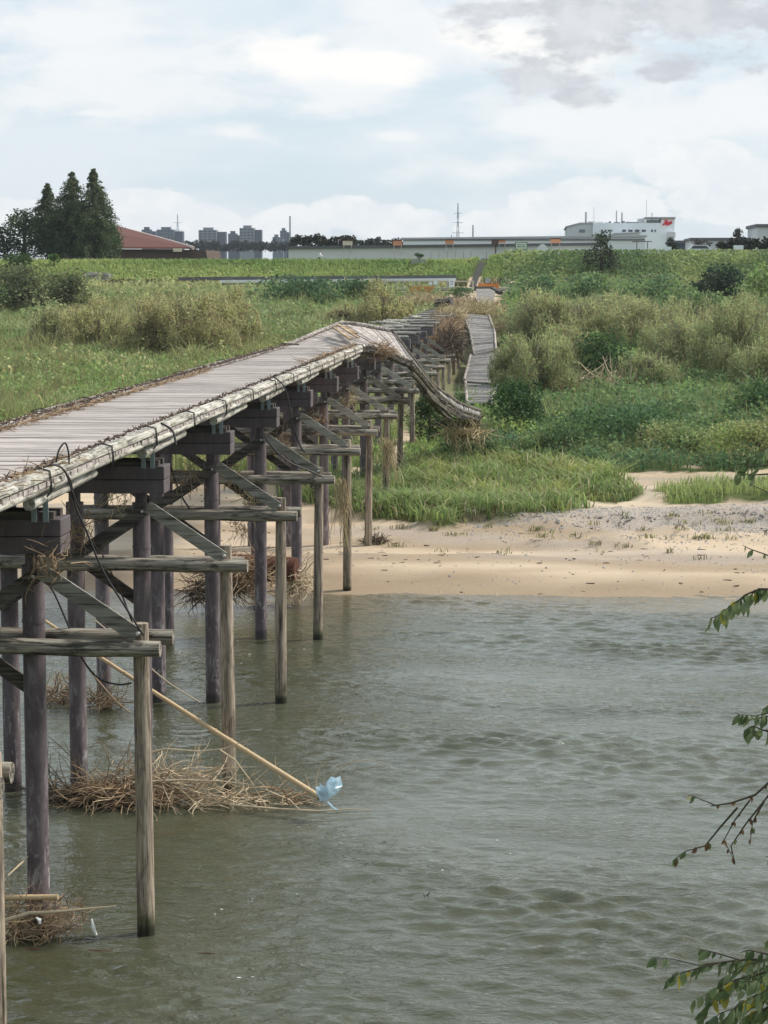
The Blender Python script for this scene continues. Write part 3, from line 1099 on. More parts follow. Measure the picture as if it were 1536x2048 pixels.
# ------------------------------------------------------------------ vegetation
def blades(P, H, W, lean, C, rng, up=0.85, bend=0.45, segs=2):
    """grass blades: P base (n,3), heights, widths; two quads each (lower, bent upper)"""
    n = len(P)
    a = rng.random(n) * 2 * np.pi
    side = np.stack([np.cos(a), np.sin(a), np.zeros(n)], -1)
    b = a + np.pi / 2 + rng.normal(0, 0.5, n)
    ld = np.stack([np.cos(b), np.sin(b), np.zeros(n)], -1) * (lean * rng.random(n))[:, None]
    z = np.array([0, 0, 1.0])
    hm = (H * 0.55)[:, None]
    m = P + z * hm + ld * hm * 0.5
    tp = P + z * (H * (1 - bend * 0.35 * rng.random(n)))[:, None] + ld * H[:, None] * (1 + bend)
    w = (W / 2)[:, None] * side
    q1 = np.stack([P - w, P + w, m + w * 0.9, m - w * 0.9], 1)
    q2 = np.stack([m - w * 0.9, m + w * 0.9, tp + w * 0.15, tp - w * 0.15], 1)
    return np.concatenate([q1, q2]), np.concatenate([C, C])


def leaves(P, L, W, C, rng, drop=0.2, tilt=0.8):
    """leaf quads (diamonds) of random orientation around P"""
    n = len(P)
    a = rng.random(n) * 2 * np.pi
    el = rng.normal(-drop, tilt * 0.5, n)
    d = np.stack([np.cos(a) * np.cos(el), np.sin(a) * np.cos(el), np.sin(el)], -1)
    r = rng.normal(size=(n, 3))
    r[:, 2] *= 0.5
    s = np.cross(d, r)
    s /= np.linalg.norm(s, axis=1, keepdims=True) + 1e-9
    d = d * (L / 2)[:, None]
    s = s * (W / 2)[:, None]
    return np.stack([P - d, P - d * 0.1 + s, P + d, P - d * 0.1 - s], 1), C


def mixcol(a, b, t):
    a, b = np.array(a), np.array(b)
    return a[None] * (1 - t[:, None]) + b[None] * t[:, None]


def vary(C, rng, s=0.18):
    C = C * (1 + rng.normal(0, s, len(C)))[:, None]
    C = C * (1 + rng.normal(0, 0.05, C.shape))
    return np.clip(C, 0.008, 0.8)


def stuff(name, V, C, label, cat):
    o = bpy.data.objects.new(name, quads_mesh(name, V, C, M['leaf']))
    link(o)
    return tag(o, label, cat, kind='stuff')


G_BRIGHT, G_MID, G_DARK = (0.300, 0.400, 0.125), (0.225, 0.305, 0.120), (0.075, 0.130, 0.055)
G_OLIVE, G_YEL, STRAW = (0.340, 0.355, 0.160), (0.460, 0.450, 0.210), (0.52, 0.46, 0.30)
G_BLUE = (0.115, 0.195, 0.095)


def scatter(x0, x1, y0, y1, dens, rng):
    """points with constant density per square metre"""
    n = int((x1 - x0) * (y1 - y0) * dens)
    return rng.uniform(x0, x1, n), rng.uniform(y0, y1, n)


vr = np.random.default_rng(77)

# 1. tall grass on the sand bar
X, Y = scatter(-14, 16, 64, 88, 75, vr)
_, _, re_, st_, we_, le_ = zones(X, Y)
k = re_
X, Y = X[k], Y[k]
P = np.stack([X, Y, height(X, Y) - 0.02], -1)
cl = vnoise(X, Y, 0.8, 51, 3)
H = (0.18 + 0.95 * cl ** 1.3) * vr.uniform(0.5, 1.35, len(X))
t = np.clip(vnoise(X, Y, 0.5, 52, 3) * 1.6 - 0.3 + vr.normal(0, .15, len(X)), 0, 1)
C = vary(mixcol(G_MID, (0.31, 0.40, 0.135), t), vr)
C = np.where((vnoise(X, Y, 0.35, 58, 3) > .58)[:, None], C * np.array((1.15, 1.0, .95)), C)
dead = vr.random(len(X)) < 0.11
C[dead] = vary(np.repeat([STRAW], dead.sum(), 0), vr)
V1, C1 = blades(P, H, vr.uniform(0.03, 0.065, len(X)), 1.0, C, vr, bend=.8)
# brown withered skirt at the foot
kk = vr.random(len(X)) < 0.25
Pb = P[kk] + np.stack([vr.normal(0, .1, kk.sum()), vr.normal(-.1, .15, kk.sum()), np.zeros(kk.sum())], -1)
V2, C2 = blades(Pb, vr.uniform(.15, .45, kk.sum()), vr.uniform(.03, .05, kk.sum()), 1.2, vary(np.repeat([(0.17, 0.14, 0.07)], kk.sum(), 0), vr), vr)
stuff('tall_grass', np.concatenate([V1, V2]), np.concatenate([C1, C2]), 'bright green tall grass patch growing on the sand bar beside the piers', 'grass')

# 2. thin grass strip on the right-hand sand
X, Y = scatter(-2, 16, 66, 92, 60, vr)
_, _, re_, st_, we_, le_ = zones(X, Y)
k = st_ & (vnoise(X, Y, 0.9, 53, 3) > 0.36)
X, Y = X[k], Y[k]
P = np.stack([X, Y, height(X, Y) - 0.02], -1)
t = np.clip(vnoise(X, Y, 0.7, 54, 3) * 1.7 - 0.4, 0, 1)
V1, C1 = blades(P, vr.uniform(0.2, 0.6, len(X)), vr.uniform(0.03, 0.05, len(X)), 0.6, vary(mixcol(G_OLIVE, G_BRIGHT, t), vr), vr)
# lone tufts on the sand and gravel
VV, CC = [V1], [C1]
for i in range(42):
    u, v = vr.uniform(700, 1560), vr.uniform(1015, 1120)
    if vr.random() < 0.55:
        v = vr.uniform(1035, 1085)
    g = ground_at(u, v)
    m = int(vr.integers(8, 30))
    Pq = g[None] + np.stack([vr.normal(0, .16, m), vr.normal(0, .12, m), np.zeros(m)], -1)
    a, b = blades(Pq, vr.uniform(.08, .25, m), vr.uniform(.025, .04, m), 1.0, vary(mixcol((0.13, 0.11, 0.05), G_OLIVE, vr.random(m)), vr), vr)
    VV.append(a)
    CC.append(b)
stuff('short_grass', np.concatenate(VV), np.concatenate(CC), 'thin short grass strip and scattered tufts on the pale sand', 'grass')


# 3. weeds of the flood plain: blades plus leafy mounds, several species in patches
def plain_weeds(x0, x1, y0, y1, dens, pick, name, label, left):
    X, Y = scatter(x0, x1, y0, y1, dens, vr)
    u, v, re_, st_, we_, le_ = zones(X, Y)
    inside = (u > -260) & (u < 1800)
    k = (le_ if left else we_) & inside & ~re_
    # keep the debris corridor beside the bare piers thinner
    corr = (X > -9.8) & (X < -2.6) & (Y > 128)
    k &= ~(corr & (vr.random(len(X)) < 0.80))
    k &= ~((Y > 205) & (Y < 250) & (X > -17) & (X < -3.5) & (vr.random(len(X)) < .9))
    X, Y, u, v = X[k], Y[k], u[k], v[k]
    n = len(X)
    P = np.stack([X, Y, height(X, Y) - 0.03], -1)
    s1, s2, s3 = vnoise(X, Y, 0.10, 61, 3), vnoise(X, Y, 0.35, 62, 3), vnoise(X, Y, 0.9, 63, 2)
    sc = np.clip(Y / 90.0, 1.0, 2.3)            # coarser leaves far away
    hh = (0.15 + (2.4 if left else 1.9) * (s2 * (0.35 + s3)) ** 1.6) * vr.uniform(0.5, 1.25, n)
    if not left:
        hh = np.where(v > 875, hh * 0.6, hh)
    t1 = np.clip((s1 - 0.38) * 4 + vr.normal(0, .25, n), 0, 1)
    t2 = np.clip((s2 - 0.42) * 4 + vr.normal(0, .2, n), 0, 1)
    if left:
        # green foreground, olive mid field, pale meadow at the back
        C = mixcol(G_MID, G_OLIVE, t1)
        C = np.where((vr.random(n) < 0.30 * t2)[:, None], np.array(G_YEL)[None] * 1.05, C)
        fr = (v > 700)[:, None] & (t2 < 0.55)[:, None]
        C = np.where(fr, mixcol(G_MID, G_BRIGHT, vr.random(n)), C)
        meadow = ((v > 585) & (v < 690) & ((u > 480) | (u < 120)))[:, None]
        C = np.where(meadow, mixcol((0.23, 0.31, 0.12), (0.42, 0.44, 0.23), np.clip((vnoise(X, Y * .5, .12, 66, 3) - .35) * 3.0, 0, 1)), C)
        seed = (vr.random(n) < 0.05 + 0.4 * np.clip((vnoise(X, Y, .3, 68, 3) - .45) * 4, 0, 1)) & (v > 600)
    else:
        C = mixcol((0.16, 0.25, 0.11), G_BRIGHT, t1)
        C = np.where((t2 > 0.7)[:, None], mixcol((0.11, 0.18, 0.075), G_MID, vr.random(n)), C)
        seed = vr.random(n) < 0.05
        low = ((v > 880) & (u > 900))[:, None]
        C = np.where(low, mixcol(G_MID, G_BLUE, t2), C)
    C = vary(C, vr, 0.2)
    isleaf = (vnoise(X, Y, 0.22, 64, 3) + vr.normal(0, .1, n)) > (0.55 if left else 0.44)
    isleaf &= ~seed
    if not left:
        isleaf |= (v > 870) & (vr.random(n) < .55) & ~seed
    Pl = P[isleaf].copy()
    m = len(Pl)
    Pl[:, 2] += hh[isleaf] * vr.uniform(0.25, 1.0, m) ** 0.5
    Lf = 0.17 * sc[isleaf] * vr.uniform(.6, 1.3, m)
    V1, C1 = leaves(Pl, Lf, Lf * 0.72, C[isleaf], vr, 0.15, 0.7)
    b = ~isleaf & ~seed
    V2, C2 = blades(P[b], hh[b] * 0.9 + 0.15, 0.04 * sc[b] * vr.uniform(.7, 1.5, b.sum()), 0.9, C[b], vr, bend=.7)
    m = int(seed.sum())
    V3, C3 = blades(P[seed], hh[seed] + vr.uniform(.2, .6, m), 0.035 * sc[seed], 0.35, vary(mixcol((0.30, 0.27, 0.13), (0.24, 0.24, 0.10), vr.random(m)), vr), vr)
    return stuff(name, np.concatenate([V1, V2, V3]), np.concatenate([C1, C2, C3]), label, 'weeds')


def multi(bands, left, name, label):
    for (x0, x1, y0, y1, d) in bands:
        yield plain_weeds(x0, x1, y0, y1, d, None, name, label, left)


list(multi([(-10, 22, 78, 112, 75), (-6, 30, 112, 165, 34), (-5, 40, 165, 256, 16)], False, 'flood_plain_weeds', 'dense green weeds covering the flood plain right of the bridge'))
list(multi([(-36, -6, 68, 112, 45), (-48, -6, 112, 165, 26), (-74, -5, 165, 256, 14)], True, 'meadow_weeds', 'rough green meadow of grass and weeds left of the bridge'))

# 4. levee slope and crest
X, Y = scatter(-85, 42, 256.5, 274, 26, vr)
k = ~((np.abs(X - np.interp(Y, [256, 262, 267, 272], [-7.6, -7.3, -6.9, -6.6])) < 0.75))
X, Y = X[k], Y[k]
n = len(X)
P = np.stack([X, Y, height(X, Y) - 0.03], -1)
t = np.clip((vnoise(X, Y, 0.12, 71, 3) - 0.35) * 3 + vr.normal(0, .15, n), 0, 1)
C = mixcol((0.19, 0.28, 0.085), (0.34, 0.41, 0.14), t)
right = X > -4
t2 = np.clip((vnoise(X, Y, 0.18, 72, 3) - 0.4) * 4 + vr.normal(0, .2, n), 0, 1)
C = np.where(right[:, None], mixcol((0.14, 0.21, 0.085), (0.32, 0.39, 0.15), t2), C)
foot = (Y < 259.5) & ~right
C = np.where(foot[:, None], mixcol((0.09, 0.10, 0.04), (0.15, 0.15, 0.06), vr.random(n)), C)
C = vary(C, vr, 0.16)
lf = (vnoise(X, Y, 0.3, 73, 3) > 0.5) | (right & (vr.random(n) < 0.6))
Pl = P[lf].copy()
Pl[:, 2] += vr.uniform(0, 0.7, lf.sum()) * np.where(X[lf] > -4, 1.3, 0.6)
Ls = vr.uniform(.22, .5, lf.sum())
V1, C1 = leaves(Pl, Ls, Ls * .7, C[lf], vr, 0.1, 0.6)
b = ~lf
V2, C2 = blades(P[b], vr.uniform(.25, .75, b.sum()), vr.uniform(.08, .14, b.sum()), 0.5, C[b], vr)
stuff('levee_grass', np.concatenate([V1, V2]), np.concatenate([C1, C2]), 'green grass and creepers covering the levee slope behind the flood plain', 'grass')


# ------------------------------------------------------------------ shrubs and trees
def crown_points(lobes, n, rng, shell=0.55):
    """points in a set of ellipsoid lobes (cx,cy,cz,rx,ry,rz), denser near the skin, clumped"""
    vol = np.array([l[3] * l[4] * l[5] for l in lobes]) ** 0.8
    pick = rng.choice(len(lobes), n, p=vol / vol.sum())
    Lb = np.array(lobes)[pick]
    d = rng.normal(size=(n, 3))
    d /= np.linalg.norm(d, axis=1, keepdims=True)
    r = rng.uniform(shell ** 3, 1.0, n) ** (1 / 3)
    r *= 1 + rng.normal(0, .06, n)
    return Lb[:, :3] + d * r[:, None] * Lb[:, 3:6], d


def make_lobes(w, h, rng, nl=14, base=0.12, flat=1.0):
    out = []
    for i in range(nl):
        a = rng.random() * 6.283
        rr = math.sqrt(rng.random()) * w * 0.34
        zz = h * rng.uniform(base + 0.18, 0.86)
        rad_ = w * rng.uniform(.13, .25)
        lim = 1.0 - 0.55 * max(0, (zz / h - 0.45)) / 0.45
        out.append((math.cos(a) * rr * lim * 1.25, math.sin(a) * rr * lim * 1.25, zz, rad_, rad_, min(rad_ * flat, h * 0.24)))
    return out


def ragged_lobes(w, h, rng, nl):
    out = []
    for i in range(nl):
        a = rng.random() * 6.283
        rr = rng.random() ** .6 * w * .5
        top = h * (0.98 - .55 * (rr / (w * .5)) ** 2) * rng.uniform(.75, 1.06)
        zz = top * rng.uniform(.25, .95)
        s = w * rng.uniform(.06, .14)
        out.append((math.cos(a) * rr, math.sin(a) * rr, zz, s, s, s * rng.uniform(1.0, 1.9)))
    return out


def limbs_mesh(h, w, rng, stems=1, r0=0.12, spread=0.35, n_l=9):
    mb = MB()
    for s in range(stems):
        ox, oy = (rng.normal(0, w * .06), rng.normal(0, w * .06)) if stems > 1 else (0, 0)
        lean = Vector((rng.normal(0, spread), rng.normal(0, spread), 0))
        pts = [Vector((ox, oy, -0.3)) + lean * (q * h * .7) * q + Vector((0, 0, q * h * 0.85)) for q in np.linspace(0, 1, 5)]
        mb.tube(pts, [r0, r0 * .8, r0 * .6, r0 * .38, r0 * .15], 6)
        for i in range(n_l):
            q = rng.uniform(0.2, 0.85)
            p = pts[0].lerp(pts[-1], q)
            a = rng.random() * 6.283
            d = Vector((math.cos(a), math.sin(a), rng.uniform(.4, 1.4))).normalized()
            L = w * rng.uniform(.2, .42) * (1.1 - q * .6)
            rr = r0 * (1 - q) * .55 + 0.01
            mb.tube([p, p + d * L * .5 + Vector((0, 0, .08 * L)), p + d * L], [rr, rr * .6, rr * .2], 5)
    return mb


def willow(u, v, wpx, hpx, label, cols, rng, dens=1.0, name='willow_shrub', stems=5, group='willow shrubs on the flood plain', brown=0.12):
    g = ground_at(u, v)
    ppm = F_PX / g[1]
    w, h = wpx / ppm, hpx / ppm
    root = empty(name, g, label, 'shrub', group)
    o = limbs_mesh(h * 1.05, w * 1.1, rng, stems + 3, 0.075, 0.24, 11).build('stems', M['bark_grey'], None, smooth=True)
    o.parent = root
    sc = float(np.clip(g[1] / 130, .85, 1.5))
    n = int(min(15000, 370 * dens * w * h / (sc * sc)))
    lobes = ragged_lobes(w, h, rng, 46)
    P, d = crown_points(lobes, n, rng, 0.15)
    P = P[P[:, 2] > h * 0.04]
    n = len(P)
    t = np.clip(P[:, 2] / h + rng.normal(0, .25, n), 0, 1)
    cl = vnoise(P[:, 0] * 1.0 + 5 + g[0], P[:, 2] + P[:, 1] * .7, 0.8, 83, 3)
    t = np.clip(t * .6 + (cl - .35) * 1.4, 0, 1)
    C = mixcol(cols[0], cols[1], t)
    br = rng.random(n) < brown
    C[br] = np.array((0.27, 0.20, 0.125))
    C = vary(C, rng, .18)
    wsp = rng.random(n) < 0.28
    Ls = rng.uniform(.13, .30, (~wsp).sum()) * sc
    V0, C0 = leaves(P[~wsp], Ls, Ls * .34, C[~wsp], rng, -.1, 1.1)
    m = int(wsp.sum())
    V1, C1 = blades(P[wsp], rng.uniform(.2, .55, m) * sc, rng.uniform(.03, .055, m) * sc, 0.9, C[wsp], rng)
    V1, C1 = np.concatenate([V0, V1]), np.concatenate([C0, C1])
    f = bpy.data.objects.new('foliage', quads_mesh('foliage', V1, C1, M['leaf']))
    link(f, root)
    return root


def bush(u, v, wpx, hpx, label, cols, rng, leaf=0.16, dens=1.0, name='leafy_bush', cat='bush', group=None, Yd=None, trunk='bark', nl=16, shell=.5, flat=1.0):
    g = ground_at(u, v) if Yd is None else at(u, v, Yd)
    ppm = F_PX / g[1]
    w, h = wpx / ppm, hpx / ppm
    root = empty(name, g, label, cat, group)
    o = limbs_mesh(h, w, rng, 2, max(.05, h * .03), 0.12, 8).build('trunk', M[trunk], None, smooth=True)
    o.parent = root
    lobes = make_lobes(w, h, rng, nl, 0.0, flat)
    lf = leaf * np.clip(g[1] / 110, 1, 2.4)
    n = int(min(16000, dens * 7.0 * w * h / (lf * lf)))
    P, d = crown_points(lobes, n, rng, shell)
    P = P[P[:, 2] > -0.1]
    n = len(P)
    L = lf * rng.uniform(.6, 1.35, n)
    cl = vnoise(P[:, 0] + 9, P[:, 2] + P[:, 1], 0.9, 81, 3)
    t = np.clip((cl - .35) * 2.6 + rng.normal(0, .2, n), 0, 1)
    V1, C1 = leaves(P, L, L * .65, vary(mixcol(cols[0], cols[1], t), rng, .2), rng, 0.25, 0.7)
    f = bpy.data.objects.new('crown', quads_mesh('crown', V1, C1, M['leaf']))
    link(f, root)
    return root


wr2 = np.random.default_rng(123)
WCOL = ((0.290, 0.300, 0.150), (0.430, 0.450, 0.210))
WCOL2 = ((0.255, 0.285, 0.140), (0.400, 0.440, 0.200))
WYEL = ((0.340, 0.325, 0.165), (0.520, 0.510, 0.230))
W_R = [(1068, 792, 165, 140, 'olive willow with a dark trunk beside the grey stranded deck', WCOL2),
       (1110, 770, 130, 105, 'round olive willow between the trunked willow and dark ivy bush', WCOL2),
       (1080, 690, 190, 112, 'tall yellow olive willow behind the stranded deck', WCOL),
       (1160, 695, 180, 102, 'yellow olive willow behind the dark ivy bush', WCOL),
       (1265, 700, 190, 108, 'broad olive willow right of the ivy bush, on the flood plain', WCOL),
       (1370, 745, 190, 120, 'olive willow in front of the willow thicket, with drooping side', WCOL2),
       (1370, 690, 160, 90, 'low olive willow at the back of the willow thicket', WCOL),
       (1480, 765, 210, 170, 'largest olive willow of the thicket, tall and full to the ground', WCOL2),
       (1570, 720, 200, 140, 'tall olive willow below the dark levee bush', WCOL),
       (1680, 740, 220, 150, 'outermost olive willow of the thicket', WCOL2),
       (1300, 775, 130, 75, 'small olive willow right of the bleached dead branches', WCOL2),
       (1150, 735, 130, 85, 'olive willow sprouting between the ivy bush and the trunked willow', WCOL),
       (1430, 715, 150, 100, 'feathery olive willow standing inside the thicket', WCOL),
       (1540, 780, 150, 105, 'low wide olive willow in front of the tall thicket', WCOL2),
       (1220, 660, 170, 70, 'olive willow highest up by the levee creepers', WCOL)]
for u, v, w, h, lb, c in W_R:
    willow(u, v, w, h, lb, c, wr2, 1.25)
W_L = [(300, 716, 190, 130, 'bushy yellow willow, its bare brown twigs showing, left of the deck', WYEL),
       (395, 716, 190, 155, 'tallest yellow willow with brown stems on the left meadow', WYEL),
       (465, 705, 130, 135, 'yellow willow nearest the plank deck on the left meadow', WYEL),
       (190, 700, 150, 105, 'thin yellow green willow at the edge of the left willow clump', WYEL),
       (115, 690, 120, 80, 'low thin willow out on the left meadow', WCOL),
       (765, 655, 120, 80, 'small yellow willow behind the broken deck end', WYEL),
       (690, 650, 80, 40, 'little yellow willow tuft behind the deck kerb', WYEL)]
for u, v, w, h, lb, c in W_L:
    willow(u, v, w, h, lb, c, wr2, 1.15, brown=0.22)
B_ = [(1212, 762, 130, 78, 'dark green ivy covered bush amid the olive willows', (G_DARK, (0.085, 0.16, 0.045)), .17),
      (1035, 862, 130, 80, 'rounded dark green bush at the foot of the fallen deck', ((0.03, 0.065, 0.022), (0.08, 0.15, 0.045)), .14),
      (1260, 880, 330, 62, 'long dark green creeper mound on the flood plain', (G_BLUE, (0.095, 0.165, 0.055)), .17),
      (1520, 850, 150, 70, 'dark green bush right of the long creeper mound', (G_DARK, (0.08, 0.15, 0.045)), .16),
      (1130, 905, 190, 45, 'low green bush between tall grass and long creeper mound', (G_DARK, G_MID), .14),
      (1360, 905, 190, 48, 'low olive green bush by the upper sand strip', (G_MID, G_OLIVE), .14),
      (1500, 920, 170, 62, 'yellow green bush at the end of the upper sand strip', (G_OLIVE, G_BRIGHT), .13),
      (1445, 603, 120, 55, 'very dark evergreen bush low on the overgrown levee', ((0.02, 0.04, 0.024), (0.06, 0.09, 0.045)), .2),
      (1075, 600, 120, 40, 'blue green creeper mound at the levee foot by the bridge end', (G_BLUE, G_MID), .2),
      (1180, 600, 150, 42, 'blue green creeper mound on the levee below the young tree', (G_BLUE, G_MID), .2),
      (1310, 610, 150, 48, 'green creeper mound on the levee beside the dark evergreen bush', (G_BLUE, G_MID), .2),
      (1520, 600, 90, 56, 'green creeper mound right of the dark evergreen bush', (G_MID, G_BRIGHT), .2),
      (1420, 640, 110, 45, 'small green bush between willow thicket and levee', (G_MID, G_DARK), .18),
      (40, 624, 180, 70, 'grey green bush below the conifers on the left', ((0.09, 0.105, 0.06), (0.21, 0.24, 0.11)), .17),
      (135, 622, 120, 66, 'rounded olive bush right of the grey green bush', ((0.10, 0.115, 0.06), (0.23, 0.26, 0.115)), .17),
      (-70, 640, 160, 100, 'dark green bush left of the grey green bush', (G_DARK, G_MID), .17),
      (600, 605, 190, 42, 'dark creeper mound below the white pipe rail', (G_DARK, G_BLUE), .17),
      (720, 600, 120, 34, 'dark creeper mound below the rail, next to the bridge end', (G_DARK, G_BLUE), .17),
      (920, 592, 60, 16, 'low green shrub between the orange barriers', (G_DARK, G_MID), .12),
      (935, 905, 120, 45, 'leafy green clump under the fallen deck', (G_DARK, G_MID), .13),
      (860, 880, 90, 70, 'dark green undergrowth behind the last guard posts', ((0.03, 0.06, 0.02), G_MID), .13)]
for u, v, w, h, lb, c, lf in B_:
    bush(u, v + 4, w * 1.08, h * 1.35, lb, c, wr2, lf, 1.2, group='bushes on the flood plain', flat=1.2, nl=22)

# young tree on the levee crest
bush(1207, 548, 76, 86, 'young dark leaved tree standing out against the white factory', ((0.035, 0.05, 0.03), (0.075, 0.095, 0.055)), wr2, 0.15, 0.75,
     'young_tree', 'tree', None, nl=20, shell=.2)


def conifer(u, v, wpx, hpx, Yd, label, rng):
    g = at(u, v, Yd)
    ppm = F_PX / Yd
    w, h = wpx / ppm, hpx / ppm
    root = empty('redwood_tree', g, label, 'tree', 'tall conifers behind the levee')
    MB().tube([(0, 0, -2), (0, 0, h * .5), (0, 0, h)], [.28, .17, .03], 8).build('trunk', M['bark'], None, smooth=True).parent = root
    VV, CC = [], []
    nb = int(h * 30)
    for i in range(nb):
        q = rng.random() ** 0.85
        z = h * (0.06 + 0.93 * q)
        L = (w / 2) * min(1.0, (1.02 - q) * 1.55) * rng.uniform(.35, 1.15) + 0.12
        a = rng.random() * 6.283
        m = int(14 + L * 20)
        s = rng.random(m) ** .6
        P = np.stack([np.cos(a) * L * s, np.sin(a) * L * s, z + 0.25 * L * s - 0.5 * L * s * s], -1) + rng.normal(0, .10, (m, 3)) * (0.5 + L * .5)
        ls = rng.uniform(.18, .36, m)
        tone = rng.random() * .7
        base = mixcol((0.055, 0.092, 0.046), (0.16, 0.20, 0.09), np.full(m, tone))
        base = np.where((rng.random(m) < .18 * (q > .45))[:, None], np.array((0.17, 0.15, 0.075))[None], base)
        V1, C1 = leaves(P, ls, ls * .55, vary(base, rng, .2), rng, .5, .6)
        VV.append(V1)
        CC.append(C1)
    f = bpy.data.objects.new('crown', quads_mesh('crown', np.concatenate(VV), np.concatenate(CC), M['leaf']))
    link(f, root)


conifer(190, 518, 110, 180, 283, 'tallest conifer, its right side thin and yellowish, beside the brick roof', wr2)
conifer(146, 518, 136, 174, 284.5, 'second tall conifer in the middle of the left tree group', wr2)
conifer(97, 516, 92, 150, 286, 'shortest pointed conifer at the left of the tree group', wr2)
E2 = ((0.03, 0.06, 0.028), (0.10, 0.14, 0.062))
bush(52, 520, 120, 104, 'dark round evergreen tree left of the conifers', E2, wr2, .15, 1.0, 'evergreen_tree', 'tree', 'evergreen trees by the conifers', Yd=287, nl=24)
bush(125, 522, 150, 100, 'dense dark evergreen tree under the tall conifers', E2, wr2, .15, 1.1, 'evergreen_tree', 'tree', 'evergreen trees by the conifers', Yd=285, nl=26)
bush(212, 520, 66, 84, 'narrow dark evergreen tree at the right foot of the conifers', E2, wr2, .15, 1.1, 'evergreen_tree', 'tree', 'evergreen trees by the conifers', Yd=286, nl=18)
bush(0, 520, 70, 72, 'low dark evergreen tree at the far left of the tree group', E2, wr2, .15, 1.0, 'evergreen_tree', 'tree', 'evergreen trees by the conifers', Yd=284, nl=16)
bush(-70, 520, 110, 100, 'broad dark evergreen tree standing apart from the conifers', E2, wr2, .15, 1.0, 'evergreen_tree', 'tree', 'evergreen trees by the conifers', Yd=288, nl=16)
bush(30, 545, 80, 42, 'small leafy tree on the levee below the evergreens', ((0.045, 0.08, 0.03), (0.10, 0.15, 0.055)), wr2, .16, 1.0, 'leafy_bush', 'bush', 'bushes on the levee', Yd=262)
bush(108, 528, 26, 26, 'small upright green bush on the levee crest below the conifers', ((0.06, 0.11, 0.03), (0.13, 0.19, 0.05)), wr2, .14, 1.0, 'leafy_bush', 'bush', 'bushes on the levee', Yd=268)
# ------------------------------------------------------------------ buildings and things behind the levee
def span(u0, u1, vt, Y):
    """left/right x and top z of a frontal facade at distance Y"""
    a, b = at(u0, vt, Y), at(u1, vt, Y)
    return a[0], b[0], (a[2] + b[2]) / 2


def vz(v, Y, u=768):
    return at(u, v, Y)[2]


def facade_windows(root, rects, Y, mat='window_dark', frame='offwhite_wall'):
    for (u0, u1, v0, v1) in rects:
        a, b = at(u0, v1, Y), at(u1, v0, Y)
        cx, cz = (a[0] + b[0]) / 2, (a[2] + b[2]) / 2
        w, h = abs(b[0] - a[0]), abs(b[2] - a[2])
        wn = MB().box((cx, Y - 0.03, cz), (w, 0.12, h)).build('window', M[frame], root)
        MB().box((cx, Y - 0.08, cz), (w * .86, 0.1, h * .8)).build('pane', M[mat], wn)


# long low white shed right behind the levee
Yw = 305.0
x0, x1, zt = span(577, 1192, 494, Yw)
shed = empty('warehouse', ((x0 + x1) / 2, Yw, 6.4), 'long low off white warehouse with a thin dark roof edge behind the levee', 'warehouse')
zr = vz(487, Yw, 1190)
MB().prism([(x0, Yw, 6.2), (x1, Yw, 6.2), (x1, Yw, zr - .25), (x0, Yw, zt - .25)], (0, 14, 0)).build('wall', M['offwhite_wall'], shed)
MB().prism([(x0 - .3, Yw - .4, zt - .25), (x1 + .3, Yw - .4, zr - .25), (x1 + .3, Yw - .4, zr + .12), (x0 - .3, Yw - .4, zt + .12)], (0, 15, 0)).build('roof', M['roof_dark'], shed)
for i in range(14):
    xx = x0 + (x1 - x0) * (i + .5) / 14
    MB().box((xx, Yw - .04, 8.8), (0.14, 0.1, 4.0)).build('wall_rib', M['panel_wall'], shed)

Yb = 330.0
x0, x1, zt = span(806, 1290, 479, Yb)
zb = vz(491, Yb)
hall = empty('factory_hall', ((x0 + x1) / 2, Yb, 6.2), 'long grey roofed factory hall standing behind the white warehouse', 'factory')
MB().prism([(x0, Yb, 6.0), (x1, Yb, 6.0), (x1, Yb, vz(474, Yb, 1290)), (x0, Yb, zt)], (0, 40, 0)).build('wall', M['panel_wall'], hall)
MB().prism([(x0 - .3, Yb - .3, zt), (x1 + .3, Yb - .3, vz(474, Yb, 1290)), (x1 + .3, Yb - .3, vz(470.5, Yb, 1290)), (x0 - .3, Yb - .3, zt + .3)], (0, 41, 0)).build('roof', M['roof_grey'], hall)
for i in range(11):
    xx = x0 + (x1 - x0) * (i + .5) / 11
    MB().box((xx, Yb - .05, 11.0), (0.12, 0.12, 3.6)).build('downpipe', M['steel_pale'], hall)
MB().box(((x0 + x1) / 2, Yb - .12, vz(481, Yb, 1050) + .1), (x1 - x0, 0.2, 0.16)).build('gutter', M['roof_dark'], hall)

# round topped pale tanks / greenhouse domes in front of the hall
for u, r, lb in ((1085, 24, 'pale domed tarpaulin store beside the green notice board'),):
    c = at(u, 505, 298)
    rr = r * 298 / F_PX
    prof = [(c[0] + math.cos(a) * rr, 298, 7.4 + max(0.0, math.sin(a)) * (vz(488, 298) - 7.4)) for a in np.linspace(0, math.pi, 15)]
    o = MB().prism(prof, (0, 5, 0)).build('tarpaulin_store', M['panel_wall'])
    tag(o, lb, 'shed', 'tarpaulin stores')

